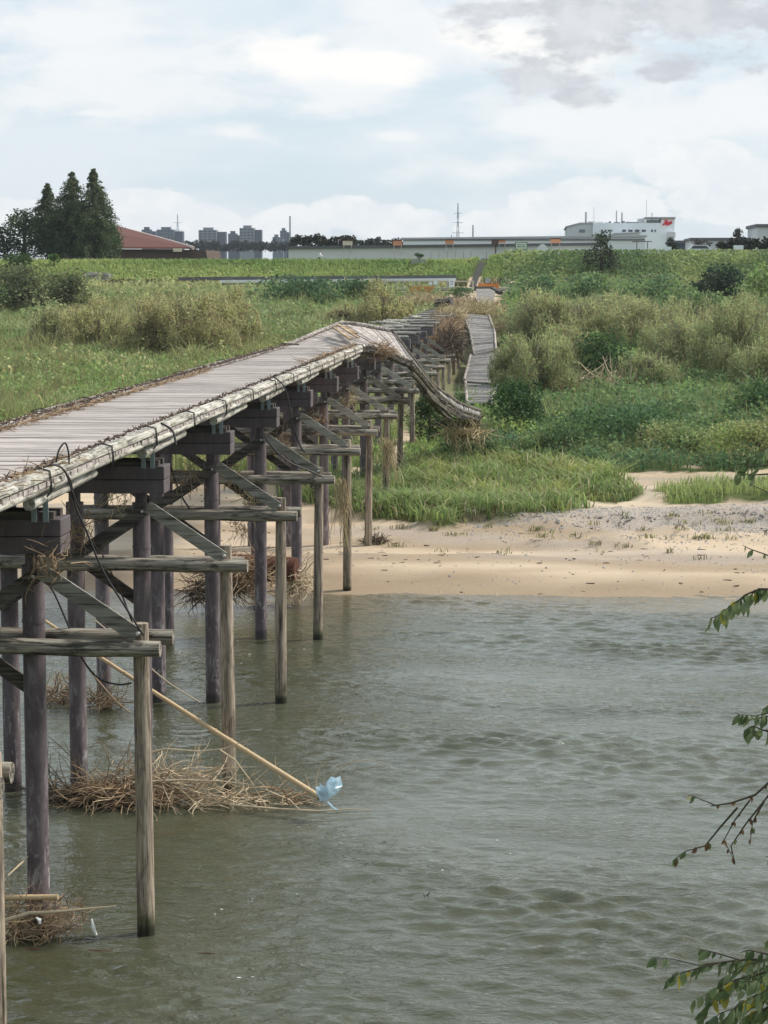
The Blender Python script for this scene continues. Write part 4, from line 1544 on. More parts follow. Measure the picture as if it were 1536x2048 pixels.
# the white factory with roof plant and a red sign
Yf = 420.0
fac = empty('factory', (at(1260, 500, Yf)[0], Yf, 6.0), 'white multi storey factory with roof plant and a red script sign', 'factory')
x0, x1, zt = span(1186, 1349, 446, Yf)
MB().prism([(x0, Yf, 5.8), (x1, Yf, 5.8), (x1, Yf, zt), (x0, Yf, zt)], (0, 30, 0)).build('wall', M['white_paint'], fac)
a0, a1 = at(1134, 455, Yf), at(1186, 447, Yf)
MB().prism([(a0[0], Yf + 1, 5.8), (a1[0], Yf + 1, 5.8), (a1[0], Yf + 1, a1[2]), (at(1160, 448, Yf)[0], Yf + 1, vz(448, Yf)), (a0[0], Yf + 1, a0[2])], (0, 28, 0)).build('side_wing', M['grey_wall'], fac)
MB().prism([(a0[0] - .3, Yf + .8, a0[2]), (at(1160, 448, Yf)[0], Yf + .8, vz(448, Yf)), (a1[0], Yf + .8, a1[2]), (a1[0], Yf + .8, a1[2] + .25), (at(1160, 448, Yf)[0], Yf + .8, vz(448, Yf) + .25), (a0[0] - .3, Yf + .8, a0[2] + .25)], (0, 28.5, 0)).build('side_roof', M['roof_grey'], fac)
tx0, tx1, tz = span(1322, 1349, 437, Yf)
tw = MB().prism([(tx0, Yf - .05, zt), (tx1 + .05, Yf - .05, zt), (tx1 + .05, Yf - .05, tz), (tx0, Yf - .05, tz)], (0, 8, 0)).build('sign_tower', M['white_paint'], fac)
cx0, cx1, cz = span(1290, 1351, 437, Yf)
MB().box(((cx0 + cx1) / 2, Yf + 3.6, tz + .15), (cx1 - cx0, 8, 0.3)).build('tower_canopy', M['roof_grey'], fac)
px0, px1, pz = span(1294, 1320, 439.5, Yf)
MB().box(((px0 + px1) / 2, Yf + 4, (zt + pz) / 2), (px1 - px0, 7, pz - zt)).build('penthouse', M['window_grey'], fac)
qx0, qx1, qz = span(1278, 1290, 437, Yf)
MB().box(((qx0 + qx1) / 2, Yf + 4, (zt + qz) / 2), (qx1 - qx0, 6, qz - zt)).build('stair_head', M['grey_wall'], fac)
for (u0, u1, v0) in ((1178, 1192, 442), (1195, 1207, 443), (1210, 1218, 444), (1219, 1223, 442), (1229, 1241, 443.5), (1247, 1251, 441.5), (1253, 1262, 443), (1262, 1278, 443.5)):
    ux0, ux1, uz = span(u0, u1, v0, Yf)
    MB().box(((ux0 + ux1) / 2, Yf + 4, (zt + uz) / 2), (ux1 - ux0, 3, uz - zt + .02)).build('roof_unit', M['window_grey' if (u0 > 1210) else 'grey_wall'], fac)
for u, v0, w in ((1172, 424, .5), (1233, 421, .3), (1244, 425, .42), (1188, 414, .1), (1293, 400, .1), (1304, 426, .25)):
    p = at(u, v0, Yf + 4)
    MB().tube([(p[0], Yf + 4, zt - .3), (p[0], Yf + 4, p[2])], [w * .5, w * .4], 6).build('chimney' if w > .2 else 'mast', M['steel_pale'], fac)
facade_windows(fac, [(1202, 1206, 459, 464), (1210, 1213, 459, 464), (1215, 1225, 459.5, 463), (1244, 1252, 459, 464), (1256, 1265.5, 459, 464), (1269.5, 1279, 459, 464), (1283, 1292, 459, 464),
                     (1302, 1306, 459, 464), (1309, 1312, 459, 464)], Yf, 'window_dark', 'grey_wall')
wx0, wx1, wz_ = span(1158, 1170, 459, Yf + 1)
MB().box(((wx0 + wx1) / 2, Yf + .95, wz_ - .3), (wx1 - wx0, .1, .6)).build('vent', M['window_grey'], fac)
# small balcony at the corner
b0, b1, bz = span(1333, 1350, 466, Yf)
MB().box(((b0 + b1) / 2, Yf - .7, bz - .4), (b1 - b0, 1.4, 1.1)).build('balcony', M['grey_wall'], fac)
# lower wing in front
l0, l1, lz = span(1230, 1279, 469, Yf - 12)
MB().prism([(l0, Yf - 12, 5.8), (l1, Yf - 12, 5.8), (l1, Yf - 12, vz(466.5, Yf - 12, 1279)), (l0, Yf - 12, lz)], (0, 11.9, 0)).build('front_wing', M['panel_wall'], fac)
MB().prism([(l0 - .2, Yf - 12.2, lz), (l1 + .2, Yf - 12.2, vz(466.5, Yf - 12, 1279)), (l1 + .2, Yf - 12.2, vz(465.5, Yf - 12, 1279) + .1), (l0 - .2, Yf - 12.2, lz + .25)], (0, 12, 0)).build('front_roof', M['roof_grey'], fac)
# red script sign: strokes of an illegible brush word
k = Yf - .12
strokes = [[(1325, 449.5), (1330, 447), (1331, 440.5), (1332.5, 440.5), (1333, 446)], [(1330, 445.5), (1336, 444)], [(1333, 451), (1336, 443), (1338, 446), (1336, 449.5), (1334.5, 449)],
           [(1337, 448.5), (1340, 443.5), (1341.5, 446), (1339, 449), (1342.5, 446.5), (1343, 442.5)], [(1326, 449), (1332, 447.5), (1342, 445)]]
sg = MB()
for s in strokes:
    pts = [at(u, v, k) for u, v in s]
    sg.tube(pts, .16, 5)
sg.build('red_sign', M['logo_red'], fac)
MB().box(((tx0 + tx1) / 2, Yf - .1, tz - .12), (tx1 - tx0, .12, .2)).build('red_stripe', M['orange_sign'], fac)

# low grey buildings at the right
for u0, u1, vt, Y, mt, rf, lb in ((1384, 1500, 475.5, 360, 'grey_wall', 'roof_dark', 'low grey building with a dark flat roof right of the white factory'),
                                  (1350, 1386, 481, 380, 'tower_dark', 'roof_dark', 'low navy roofed shed beside the white factory'),
                                  (1515, 1640, 448, 350, 'grey_wall', 'roof_dark', 'tall plain grey building at the right end of the levee')):
    a, b, z = span(u0, u1, vt, Y)
    r = empty('building', ((a + b) / 2, Y, 6.2), lb, 'building')
    MB().prism([(a, Y, 6.0), (b, Y, 6.0), (b, Y, z - .5), (a, Y, z - .5)], (0, 16, 0)).build('wall', M[mt], r)
    MB().prism([(a - .3, Y - .3, z - .5), (b + .3, Y - .3, z - .5), (b + .3, Y - .3, z), (a - .3, Y - .3, z)], (0, 16.6, 0)).build('roof', M[rf], r)
    if u0 == 1384:
        facade_windows(r, [(1414, 1419, 485, 489), (1388, 1396, 484, 488), (1440, 1448, 484, 488)], Y, 'window_dark', 'grey_wall')

# brick building with the sweeping red roof
Yr = 318.0
br = empty('brick_hall', (at(320, 510, Yr)[0], Yr, 6.4), 'dark brick hall with a big sloping red tiled roof beside the conifers', 'building')
q0, q1, q2 = at(130, 421, Yr), at(386, 495, Yr - 6), at(130, 500, Yr - 6)
ridge = [at(100, 410, Yr + 14), at(232, 454, Yr + 10)]
e0, e1 = at(100, 497, Yr - 6), at(386, 498, Yr - 6)
r0 = at(232, 454, Yr + 8)
rL = at(60, 440, Yr + 8)
# roof slope: hip line falls from the ridge end to the right eave corner
MB().prism([tuple(e0), tuple(e1), tuple(r0), tuple(rL)], (0, 0.25, 0.3)).build('roof', M['roof_red'], br)
MB().tube([at(232, 453.5, Yr + 8), at(310, 474.5, Yr + .9), at(387, 496, Yr - 6.1)], 0.28, 6).build('hip_tiles', M['roof_edge'], br, smooth=True)
w0, w1 = at(100, 500, Yr - 5), at(425, 499, Yr - 5)
MB().prism([(w0[0], Yr - 5, 6.2), (w1[0], Yr - 5, 6.2), (w1[0] - 1, Yr - 5, vz(500, Yr - 5, 420)), (w0[0], Yr - 5, vz(496.5, Yr - 5, 200))], (0, 14, 0)).build('wall', M['brick_dark'], br)
for i in range(9):
    f0, f1 = (i + .5) / 9.5, (i + .5) / 9.5
    pa = Vector(e0).lerp(Vector(rL), f0) + Vector((0, -.03, .02))
    pb = Vector(e1).lerp(Vector(r0), f1) + Vector((0, -.03, .02))
    MB().tube([pa, pb], 0.07, 5).build('tile_course', M['roof_red'], br)
s0 = at(354, 500, Yr - 7)
MB().box((s0[0], Yr - 6.6, s0[2]), (1.3, .15, .5)).build('wall_sign', M['cream_sign'], br)

# distant apartment blocks
def tower(u0, u1, vt, Y, mats, lb, cols, rows, vb=492):
    a, b, z = span(u0, u1, vt, Y)
    r = empty('apartment_block', ((a + b) / 2, Y, 6.0), lb, 'apartment block', 'apartment blocks on the skyline')
    f = 0.68
    xm = a + (b - a) * f
    dp = (b - a) * 0.5
    MB().prism([(a, Y, 5.9), (xm, Y, 5.9), (xm, Y, z), (a, Y, z)], (0, dp, 0)).build('front_wall', M[mats[0]], r)
    MB().prism([(xm + .01, Y + dp * .25, 5.9), (b, Y + dp * .25, 5.9), (b, Y + dp * .25, z - 1.2), (xm + .01, Y + dp * .25, z - 1.2)], (0, dp * .8, 0)).build('side_wall', M[mats[1]], r)
    MB().box(((a + xm) / 2, Y + dp * .5, z + .9), ((xm - a) * .55, dp * .4, 1.8)).build('roof_house', M[mats[0]], r)
    zb = vz(vb, Y)
    for i in range(cols):
        for j in range(rows):
            cx = a + (xm - a) * (i + .5) / cols
            cz = zb + (z - zb) * (j + .5) / rows
            MB().box((cx, Y - .1, cz), ((xm - a) / cols * .62, .5, (z - zb) / rows * .42)).build('balcony_recess', M['tower_dark' if mats[0] != 'tower_dark' else 'tower_grey'], r)
    return r


tower(283, 311, 459, 1500, ('tower_dark', 'tower_dark'), 'small dark apartment block at the left of the skyline', 3, 5)
tower(313, 364, 459, 1480, ('tower_grey', 'tower_dark'), 'wide dark blue apartment block below the small pylon', 5, 5)
tower(397, 450, 460, 1450, ('tower_mid', 'tower_dark'), 'pale fronted apartment block in the middle of the skyline', 4, 6)
tower(456, 482, 467, 1500, ('tower_dark', 'tower_dark'), 'low dark apartment block joined to the tallest block', 3, 5)
tower(479, 522, 456, 1440, ('tower_mid', 'tower_dark'), 'tallest grey apartment block on the skyline', 4, 6)
tower(545, 566, 474, 1500, ('tower_grey', 'tower_grey'), 'low pale block left of the small square tower', 3, 3)
tower(560, 579, 461, 1520, ('tower_grey', 'tower_dark'), 'small square tower block beside the thin mast', 2, 5)

# far line of trees
def tree_line(u0, u1, vt, vb, Y, label, cols, step=14, group='distant trees'):
    u = u0
    i = 0
    rng = np.random.default_rng(int(u0 + Y))
    while u < u1:
        w = rng.uniform(1.2, 2.0) * step
        bush(u + w * .35, vb, w, (vb - vt) * rng.uniform(.85, 1.08), label, cols, rng, 0.24 if Y < 700 else .42, 1.5, 'distant_tree', 'tree', group, Yd=Y, nl=10)
        u += w * .42
        i += 1


tree_line(368, 580, 481, 503, 900, 'dark tree in the distant belt below the apartment blocks', ((0.030, 0.045, 0.040), (0.055, 0.075, 0.06)), 16, 'tree belt below the apartments')
tree_line(580, 690, 470, 500, 420, 'brownish green tree in the row behind the warehouse roof', ((0.035, 0.04, 0.022), (0.085, 0.085, 0.045)), 18, 'tree row behind the warehouse')
tree_line(690, 812, 476, 500, 520, 'small dark tree in the far row left of the factory hall', ((0.03, 0.045, 0.03), (0.06, 0.08, 0.045)), 14, 'tree row by the factory hall')
tree_line(1432, 1540, 478, 503, 300, 'dark garden tree in front of the low grey building', ((0.025, 0.035, 0.02), (0.065, 0.075, 0.04)), 22, 'garden trees at the right')
bush(1475, 500, 32, 44, 'small tree with layered round tufts right of the white factory', ((0.03, 0.035, 0.03), (0.06, 0.07, 0.055)), wr2, .1, .8, 'clipped_tree', 'tree', None, Yd=296, nl=12, shell=.2)
bush(1343, 506, 30, 30, 'little dark tree at the corner of the white factory', ((0.02, 0.03, 0.02), (0.06, 0.075, 0.04)), wr2, .1, .9, 'small_tree', 'tree', None, Yd=297, nl=8)
bush(1400, 498, 44, 20, 'flat topped little tree before the low grey building', ((0.05, 0.035, 0.03), (0.08, 0.06, 0.05)), wr2, .1, .6, 'small_tree', 'tree', None, Yd=300, nl=8)


# pylons, masts
def pylon(u, vt, vb, Y, wpx, lb):
    t, b = at(u, vt, Y), at(u, vb, Y)
    r = empty('power_pylon', (t[0], Y, 6.0), lb, 'pylon', 'power pylons on the skyline')
    h = t[2] - 6.0
    w = wpx * Y / F_PX
    rr = max(.13, .34 * Y / F_PX)
    mb = MB()
    for sx in (-1, 1):
        for sy in (-1, 1):
            mb.tube([(t[0] + sx * w * .5, Y + sy * w * .5, 5.8), (t[0] + sx * w * .2, Y + sy * w * .2, 6 + h * .6), (t[0] + sx * .1, Y + sy * .1, t[2])], rr, 4)
    nb = 9
    for i in range(nb):
        q0, q1 = i / nb, (i + 1) / nb
        def hw(q):
            return w * (.5 - .5 * q if q < .6 else .2 * (1 - q) / .4)
        a, c = max(hw(q0), .1), max(hw(q1), .1)
        for s in (-1, 1):
            mb.tube([(t[0] - s * a, Y - a, 6 + h * q0), (t[0] + s * c, Y - c, 6 + h * q1)], rr * .7, 4)
    mb.build('lattice_tower', M['steel_far'], r)
    for q, f in ((.62, 1.0), (.75, .85), (.87, .7)):
        zz = 6 + h * q
        MB().beam((t[0] - w * f, Y, zz), (t[0] + w * f, Y, zz), rr * 1.6, rr * 1.8).build('cross_arm', M['steel_far'], r)
    return r


pylon(916, 406, 476, 1100, 11, 'tall lattice power pylon right of the sky gap above the factory hall')
pylon(355, 428, 470, 1700, 12, 'small lattice power pylon above the wide dark apartment block')
for u, vt, Y, w, lb in ((580, 432, 900, .9, 'thin grey mast beside the small square tower block'), (946, 450, 600, .55, 'short grey chimney right of the tall pylon'), (903, 470, 500, .3, 'tiny roof mast left of the tall pylon')):
    p = at(u, vt, Y)
    o = MB().tube([(p[0], Y, 5.8), (p[0], Y, (p[2] + 6) / 2), (p[0], Y, p[2])], [w * .6, w * .5, w * .4], 6).build('mast', M['steel_far'])
    tag(o, lb, 'mast', 'masts on the skyline')

# advertising boards on the warehouse roof
for i, (u, v, w, h, mt, lb) in enumerate(((695, 486, 19, 9, 'cream_sign', 'cream billboard with a dull red roof on the warehouse, nearest the cyclist'), (795, 486, 18, 10, 'orange_sign', 'pale orange billboard with a dark post on the warehouse roof'),
                                          (899, 484, 17, 8, 'orange_sign', 'orange billboard on the warehouse roof left of the levee path'), (1004, 483, 14, 5, 'orange_sign', 'small orange strip sign beside the dark vent hood'),
                                          (1111, 482, 20, 8, 'orange_sign', 'orange billboard on the factory hall left of the young tree'))):
    c = at(u, v, 304)
    s = 304 / F_PX
    r = empty('billboard', (c[0], 304, c[2] - h * s / 2), lb, 'billboard', 'billboards on the warehouse')
    MB().box((c[0], 304, c[2]), (w * s, .12, h * s)).build('panel', M[mt], r)
    MB().box((c[0], 304, c[2] + h * s * .5 + .05), (w * s * 1.05, .3, .12)).build('top_trim', M['roof_red'], r)
    for sx in (-.4, .4):
        MB().tube([(c[0] + sx * w * s, 304.2, c[2] - h * s * .5 - 1.2), (c[0] + sx * w * s, 304.2, c[2] + h * s * .4)], .05, 5).build('post', M['steel_pale'], r)
c = at(990, 487, 303)
vh = empty('vent_hood', c, 'dark brown vent hood on a post above the warehouse roof', 'vent hood')
MB().box((c[0], 303, c[2] + .2), (1.0, .5, .8)).build('hood', M['brick_dark'], vh)
MB().tube([(c[0] + .1, 303, c[2] - 2.2), (c[0] + .1, 303, c[2])], .12, 6).build('post', M['brick_dark'], vh)

# green notice board, gate frame, white boards on the levee crest
def px_box(mb, u0, u1, v0, v1, Y, d):
    a, b = at(u0, v1, Y), at(u1, v0, Y)
    mb.box(((a[0] + b[0]) / 2, Y, (a[2] + b[2]) / 2), (b[0] - a[0], d, b[2] - a[2]))
    return mb


Yn = 273.0
nbd = empty('notice_board', at(1042, 510, Yn), 'green framed notice board with pale panels on the levee crest', 'notice board')
px_box(MB(), 1032, 1053, 486, 497.5, Yn, .06).build('panel', M['sign_board'], nbd)
px_box(MB(), 1032, 1053, 500, 503, Yn, .06).build('panel', M['sign_board'], nbd)
for u in (1031, 1054):
    px_box(MB(), u - 1, u + 1, 484, 512, Yn + .02, .12).build('post', M['sign_green'], nbd)
for v in (485, 498.7, 504):
    px_box(MB(), 1030, 1055, v - .8, v + .6, Yn + .05, .1).build('rail', M['sign_green'], nbd)
for q, (u0, u1, v) in enumerate(((1035, 1039, 489), (1041, 1044, 489), (1046, 1050, 489.5), (1035, 1042, 493), (1044, 1050, 493.5))):
    px_box(MB(), u0, u1, v - .9, v + .9, Yn - .05, .02).build('print_mark', M['sign_green'], nbd)
gt = empty('gate_frame', at(1284, 510, Yn), 'dark metal post and beam frame on the levee beside the factory', 'gate')
for u in (1273.5, 1295):
    px_box(MB(), u - 1, u + 1, 483, 512, Yn, .14).build('post', M['roof_dark'], gt)
px_box(MB(), 1264, 1304, 482.3, 484, Yn, .2).build('beam', M['roof_dark'], gt)
for u0, u1, v0, v1, lb in ((1323, 1343, 493.5, 501, 'white board on the levee right of the dark gate frame'), (1467, 1487, 490.5, 499, 'white board on the levee below the tufted tree'), (1280, 1296, 497, 502, 'cream board standing behind the gate frame')):
    r = empty('signboard', at((u0 + u1) / 2, v1 + 6, Yn - 1), lb, 'signboard', 'white boards on the levee crest')
    px_box(MB(), u0, u1, v0, v1, Yn - 1, .08).build('panel', M['white_paint'], r)
    px_box(MB(), u0 + 3, u0 + 4.4, v1, v1 + 8, Yn - 1, .08).build('post', M['steel_pale'], r)
    px_box(MB(), u1 - 4.4, u1 - 3, v1, v1 + 8, Yn - 1, .08).build('post', M['steel_pale'], r)
# white parked car on the crest road, mostly hidden in the grass
cc = at(1402, 506, 275)
car = empty('parked_car', cc, 'white car parked on the levee, half hidden by grass', 'car')
cz = cc[2] - .3
MB().prism([(cc[0] - 2.0, 274.2, cz), (cc[0] + 2.0, 274.2, cz), (cc[0] + 2.05, 274.2, cz + .7), (cc[0] + 1.2, 274.2, cz + .82), (cc[0] + .7, 274.2, cz + 1.3), (cc[0] - 1.1, 274.2, cz + 1.32), (cc[0] - 1.6, 274.2, cz + .85), (cc[0] - 2.05, 274.2, cz + .7)], (0, 1.6, 0)).build('body', M['white_paint'], car)
MB().prism([(cc[0] - 1.4, 274.17, cz + .85), (cc[0] + 1.0, 274.17, cz + .85), (cc[0] + .62, 274.17, cz + 1.22), (cc[0] - 1.05, 274.17, cz + 1.24)], (0, .02, 0)).build('window', M['window_dark'], car)
for sx in (-1.25, 1.25):
    MB().tube([(cc[0] + sx, 274.1, cz), (cc[0] + sx, 274.3, cz)], .31, 12).build('wheel', M['cable_black'], car)

# posts along the levee crest either side of the path
for i, u in enumerate((862, 878, 895, 911, 927, 942, 973, 1000, 1022)):
    p = at(u, 508, 272.5)
    o = MB().tube([(p[0], 272.5, 11.3), (p[0], 272.5, vz(502.5, 272.5, u))], .07, 6).tube([(p[0], 272.5, vz(502.6, 272.5, u)), (p[0], 272.5, vz(502, 272.5, u))], [.09, .03], 6).build('crest_post', M['concrete'])
    tag(o, 'short grey post along the levee crest by the path', 'post', 'posts along the levee crest')

# pipe rail along the berm road with pale timber fence, boards, barriers
Yq = 247.0
rail = empty('guard_rail', at(600, 570, Yq), 'long white pipe rail on a dark wall along the berm road', 'guard rail')
a, b = at(440, 563, Yq), at(912, 559, Yq)
MB().beam((a[0], Yq, a[2]), (b[0], Yq, b[2]), .12, .32).build('rail', M['panel_wall'], rail)
MB().beam((a[0] - 5, Yq + .5, a[2] + .3), (b[0], Yq + .5, b[2] + .3), .3, .42).build('kerb_wall', M['roof_dark'], rail)
MB().beam((a[0], Yq + .2, a[2] - .33), (a[0] + (b[0] - a[0]) * .6, Yq + .2, b[2] - .35), .3, .22).build('toe_beam', M['roof_dark'], rail)
for i in range(14):
    x = a[0] + (b[0] - a[0]) * (i + .5) / 14
    MB().box((x, Yq + .1, a[2] - .6), (.14, .12, 1.1)).build('post', M['steel_pale'], rail)
fen = empty('timber_fence', at(860, 578, 243), 'pale timber post and rail fence at the bridge end', 'fence')
for u in (740, 770, 807, 836, 877, 946):
    p0 = at(u, 582, 243)
    px_box(MB(), u - 1.5, u + 1.5, 561, 581, 243, .14).build('post', M['fence_pale'], fen)
for v in (562.5,):
    px_box(MB(), 715, 948, v - 1.2, v + 1.2, 243.1, .08).build('rail', M['fence_pale'], fen)
for u0, u1, v0, v1, lb in ((818, 868, 571, 585, 'orange plastic barrier sheet left of the bridge end'), (956, 998, 565, 579, 'bright orange barrier sheet on the bridge end, above the dark slab')):
    r = empty('barrier', at((u0 + u1) / 2, v1, 238), lb, 'barrier', 'orange barriers at the bridge end')
    px_box(MB(), u0, u1, v0 + 3, v1, 238, .05).build('sheet', M['orange_sheet'], r)
    for u in np.linspace(u0 + 2, u1 - 2, 4):
        px_box(MB(), u - .7, u + .7, v0 - 2, v1 + 3, 238.1, .06).build('post', M['steel_pale'], r)
    px_box(MB(), u0, u1, v0 + .5, v0 + 1.7, 238.05, .06).build('rail', M['orange_sheet'], r)
wb = empty('warning_board', at(903, 576, 242), 'white warning board on posts at the bridge end', 'signboard')
px_box(MB(), 898, 909, 559, 574, 242, .05).build('panel', M['white_paint'], wb)
px_box(MB(), 900.5, 906.5, 562, 564, 241.95, .02).build('print_line', M['steel_far'], wb)
px_box(MB(), 900.5, 906.5, 567, 569, 241.95, .02).build('print_line', M['steel_far'], wb)
px_box(MB(), 902.8, 904.4, 574, 584, 242, .05).build('post', M['steel_pale'], wb)
for u, v, lb in ((861, 567, 'small round white disc sign beside the fence'), (871, 565.5, 'larger white disc sign nearest the fence post')):
    p = at(u, v, 242)
    r = empty('disc_sign', at(u, 580, 242), lb, 'sign', 'disc signs at the bridge end')
    MB().tube([(p[0], 242, p[2]), (p[0], 241.95, p[2])], .2 if u < 865 else .26, 14).build('disc', M['white_paint'], r)
    MB().tube([(p[0], 242.05, p[2] - 1.2), (p[0], 242.05, p[2])], .03, 5).build('post', M['steel_pale'], r)
p = at(975, 560, 242)
o = MB().box((p[0], 242, p[2] - .1), (.5, .4, .55)).tube([(p[0] - .1, 242, p[2] - 1.2), (p[0] - .1, 242, p[2])], .06, 6).build('control_box', M['steel_far'])
tag(o, 'grey control box on a post above the orange barrier', 'control box')
# concrete block with dark shrub on the levee slope
p = ground_at(838, 527)
o = MB().box((p[0], p[1], p[2] + .2), (1.9, 1.2, .6)).box((p[0] + .2, p[1] - .2, p[2] + .75), (.28, .28, .7)).build('survey_block', M['concrete'])
tag(o, 'pale concrete block with a stubby post on the levee slope', 'concrete block')
bush(838, 516, 26, 10, 'tiny dark shrub behind the concrete block', (G_DARK, G_DARK), wr2, .1, 1, 'leafy_bush', 'bush', 'bushes on the levee', Yd=267.5, nl=5)
# pale stone revetment at far left
for u, v, w, lb in ((195, 551, 40, 'pale rubble revetment bank below the conifers'),):
    p = at(u, v, 255)
    mb = MB()
    for i in range(40):
        mb.box((p[0] + random.uniform(-1.6, 1.6), 255 + random.uniform(-.5, .5), p[2] + random.uniform(-.4, .25)), (random.uniform(.25, .6), random.uniform(.25, .5), random.uniform(.2, .35)), Matrix.Rotation(random.uniform(0, 3), 3, 'Z'))
    tag(mb.build('rubble_bank', M['concrete']), lb, 'rubble', kind='stuff')


# cyclist on the levee crest road
def person_and_bike():
    g = at(640, 522, 276)
    g[2] = float(height(g[0], g[1])) - .25
    x, y, z = g
    bk = empty('bicycle', (x, y, z), 'bicycle ridden along the levee crest', 'bicycle')
    for sx in (-.52, .52):
        ring = [(x + sx + .33 * math.cos(a), y, z + .34 + .33 * math.sin(a)) for a in np.linspace(0, 2 * math.pi, 17)]
        MB().tube(ring, .022, 5).build('wheel', M['cable_black'], bk)
    fr = MB()
    for a, b in (((-.52, .34), (-.12, .34)), ((-.12, .34), (-.2, .8)), ((-.52, .34), (-.18, .72)), ((-.12, .34), (.38, .8)), ((-.18, .74), (.38, .84)), ((.52, .34), (.36, .95))):
        fr.tube([(x + a[0], y, z + a[1]), (x + b[0], y, z + b[1])], .02, 5)
    fr.build('frame', M['steel_far'], bk)
    MB().box((x - .21, y, z + .86), (.24, .14, .06)).build('saddle', M['cable_black'], bk)
    MB().tube([(x + .36, y - .26, z + 1.0), (x + .36, y + .26, z + 1.0)], .018, 5).build('handlebar', M['steel_pale'], bk)
    me = bpy.data.meshes.new('person')
    V = [(-.2, 0, .92), (-.1, 0, 1.15), (.0, 0, 1.40), (.03, 0, 1.5), (.06, 0, 1.6), (.07, 0, 1.74),
         (-.0, -.18, 1.40), (.16, -.22, 1.2), (.34, -.22, 1.03), (-.0, .18, 1.40), (.16, .22, 1.2), (.34, .22, 1.03),
         (-.14, -.1, .88), (.18, -.1, .72), (.02, -.1, .36), (.12, -.1, .31), (-.14, .1, .88), (.14, .1, .55), (-.1, .1, .22), (.0, .1, .17)]
    Ed = [(0, 1), (1, 2), (2, 3), (3, 4), (4, 5), (2, 6), (6, 7), (7, 8), (2, 9), (9, 10), (10, 11), (0, 12), (12, 13), (13, 14), (14, 15), (0, 16), (16, 17), (17, 18), (18, 19)]
    R_ = [.15, .16, .15, .07, .10, .085, .075, .05, .04, .075, .05, .04, .1, .075, .05, .045, .1, .075, .05, .045]
    me.from_pydata(V, Ed, [])
    o = bpy.data.objects.new('person', me)
    link(o)
    o.location = (x, y, z)
    md = o.modifiers.new('skin', 'SKIN')
    for i, s in enumerate(me.skin_vertices[0].data if len(me.skin_vertices) else []):
        s.radius = (R_[i], R_[i])
        s.use_root = (i == 0)
    ss = o.modifiers.new('sub', 'SUBSURF')
    ss.levels = ss.render_levels = 1
    m, t, p_ = new_mat('person_cloth', .9, .1)
    sp = t.new('ShaderNodeSeparateXYZ')
    t.l.new(t.new('ShaderNodeTexCoord').outputs['Object'], sp.inputs[0])
    c = t.mix(t.math('GREATER_THAN', sp.outputs[2], .95), (0.03, 0.03, 0.04), (0.8, 0.8, 0.78))
    c = t.mix(t.math('GREATER_THAN', sp.outputs[2], 1.52), c, (0.45, 0.29, 0.21))
    c = t.mix(t.math('GREATER_THAN', sp.outputs[2], 1.68), c, (0.02, 0.018, 0.016))
    t.l.new(c, p_.inputs['Base Color'])
    me.materials.append(m)
    tag(o, 'person in a white top and dark trousers riding along the levee', 'person')
    return o


person_o = person_and_bike()


# summer haze over the plain
hz = MB().box((0, 2970, 29.5), (5030, 6090, 66)).build('haze', M['white_paint'])
tag(hz, 'thin pale summer haze over the river plain', 'haze', kind='stuff')
hm = bpy.data.materials.new('haze_air')
hm.use_nodes = True
hm.node_tree.nodes.clear()
ho = hm.node_tree.nodes.new('ShaderNodeOutputMaterial')
hv = hm.node_tree.nodes.new('ShaderNodeVolumePrincipled')
hv.inputs['Color'].default_value = (0.86, 0.92, 1.0, 1)
hv.inputs['Density'].default_value = 0.0001
hv.inputs['Anisotropy'].default_value = 0.3
hm.node_tree.links.new(hv.outputs[0], ho.inputs['Volume'])
hz.data.materials.clear()
hz.data.materials.append(hm)
# ------------------------------------------------------------------ driftwood, poles, cables, litter
dr = random.Random(99)


def twig_heap(name, c, size, n, ln, rr, mat, label=None, cat=None, flat=0.5, dirx=0.6, parent=None, seed=1, hollow=False):
    """tangle of bent, forked twigs inside an ellipsoid about c"""
    r = random.Random(seed)
    mb = MB()
    c = Vector([float(q) for q in c])
    for i in range(n):
        while True:
            o = Vector((r.uniform(-1, 1), r.uniform(-1, 1), r.uniform(-1, 1)))
            if o.length < 1:
                break
        p = c + Vector((o.x * size[0], o.y * size[1], o.z * size[2]))
        d = Vector((r.gauss(0, dirx), r.gauss(0, 1 - dirx * .3), r.gauss(0, flat))).normalized()
        L = r.uniform(*ln)
        pts = [p]
        cv = Vector((r.gauss(0, .22), r.gauss(0, .22), r.gauss(-.04, .2)))
        for s in range(4):
            d = (d + cv + Vector((r.gauss(0, .2), r.gauss(0, .2), r.gauss(0, .16)))).normalized()
            pts.append(pts[-1] + d * L / 4)
        q = r.uniform(.4, 1.3) * rr
        mb.tube(pts, [q, q * .9, q * .75, q * .55, q * .25], 4, cap=False)
        if r.random() < .5:
            d2 = (d + Vector((r.gauss(0, .7), r.gauss(0, .7), r.gauss(0, .5)))).normalized()
            mb.tube([pts[2], pts[2] + d2 * L * .3], [q * .6, q * .25], 4, cap=False)
    o = mb.build(name, M[mat], parent)
    if label:
        tag(o, label, cat)
    return tag(o, kind='stuff')


def branch(name, pts, r, mat, label, cat='branch', group=None, seg=6):
    o = MB().tube(pts, [r * (1 - .75 * i / (len(pts) - 1)) for i in range(len(pts))], seg, jag=.06).build(name, M[mat], None, smooth=True)
    return tag(o, label, cat, group)


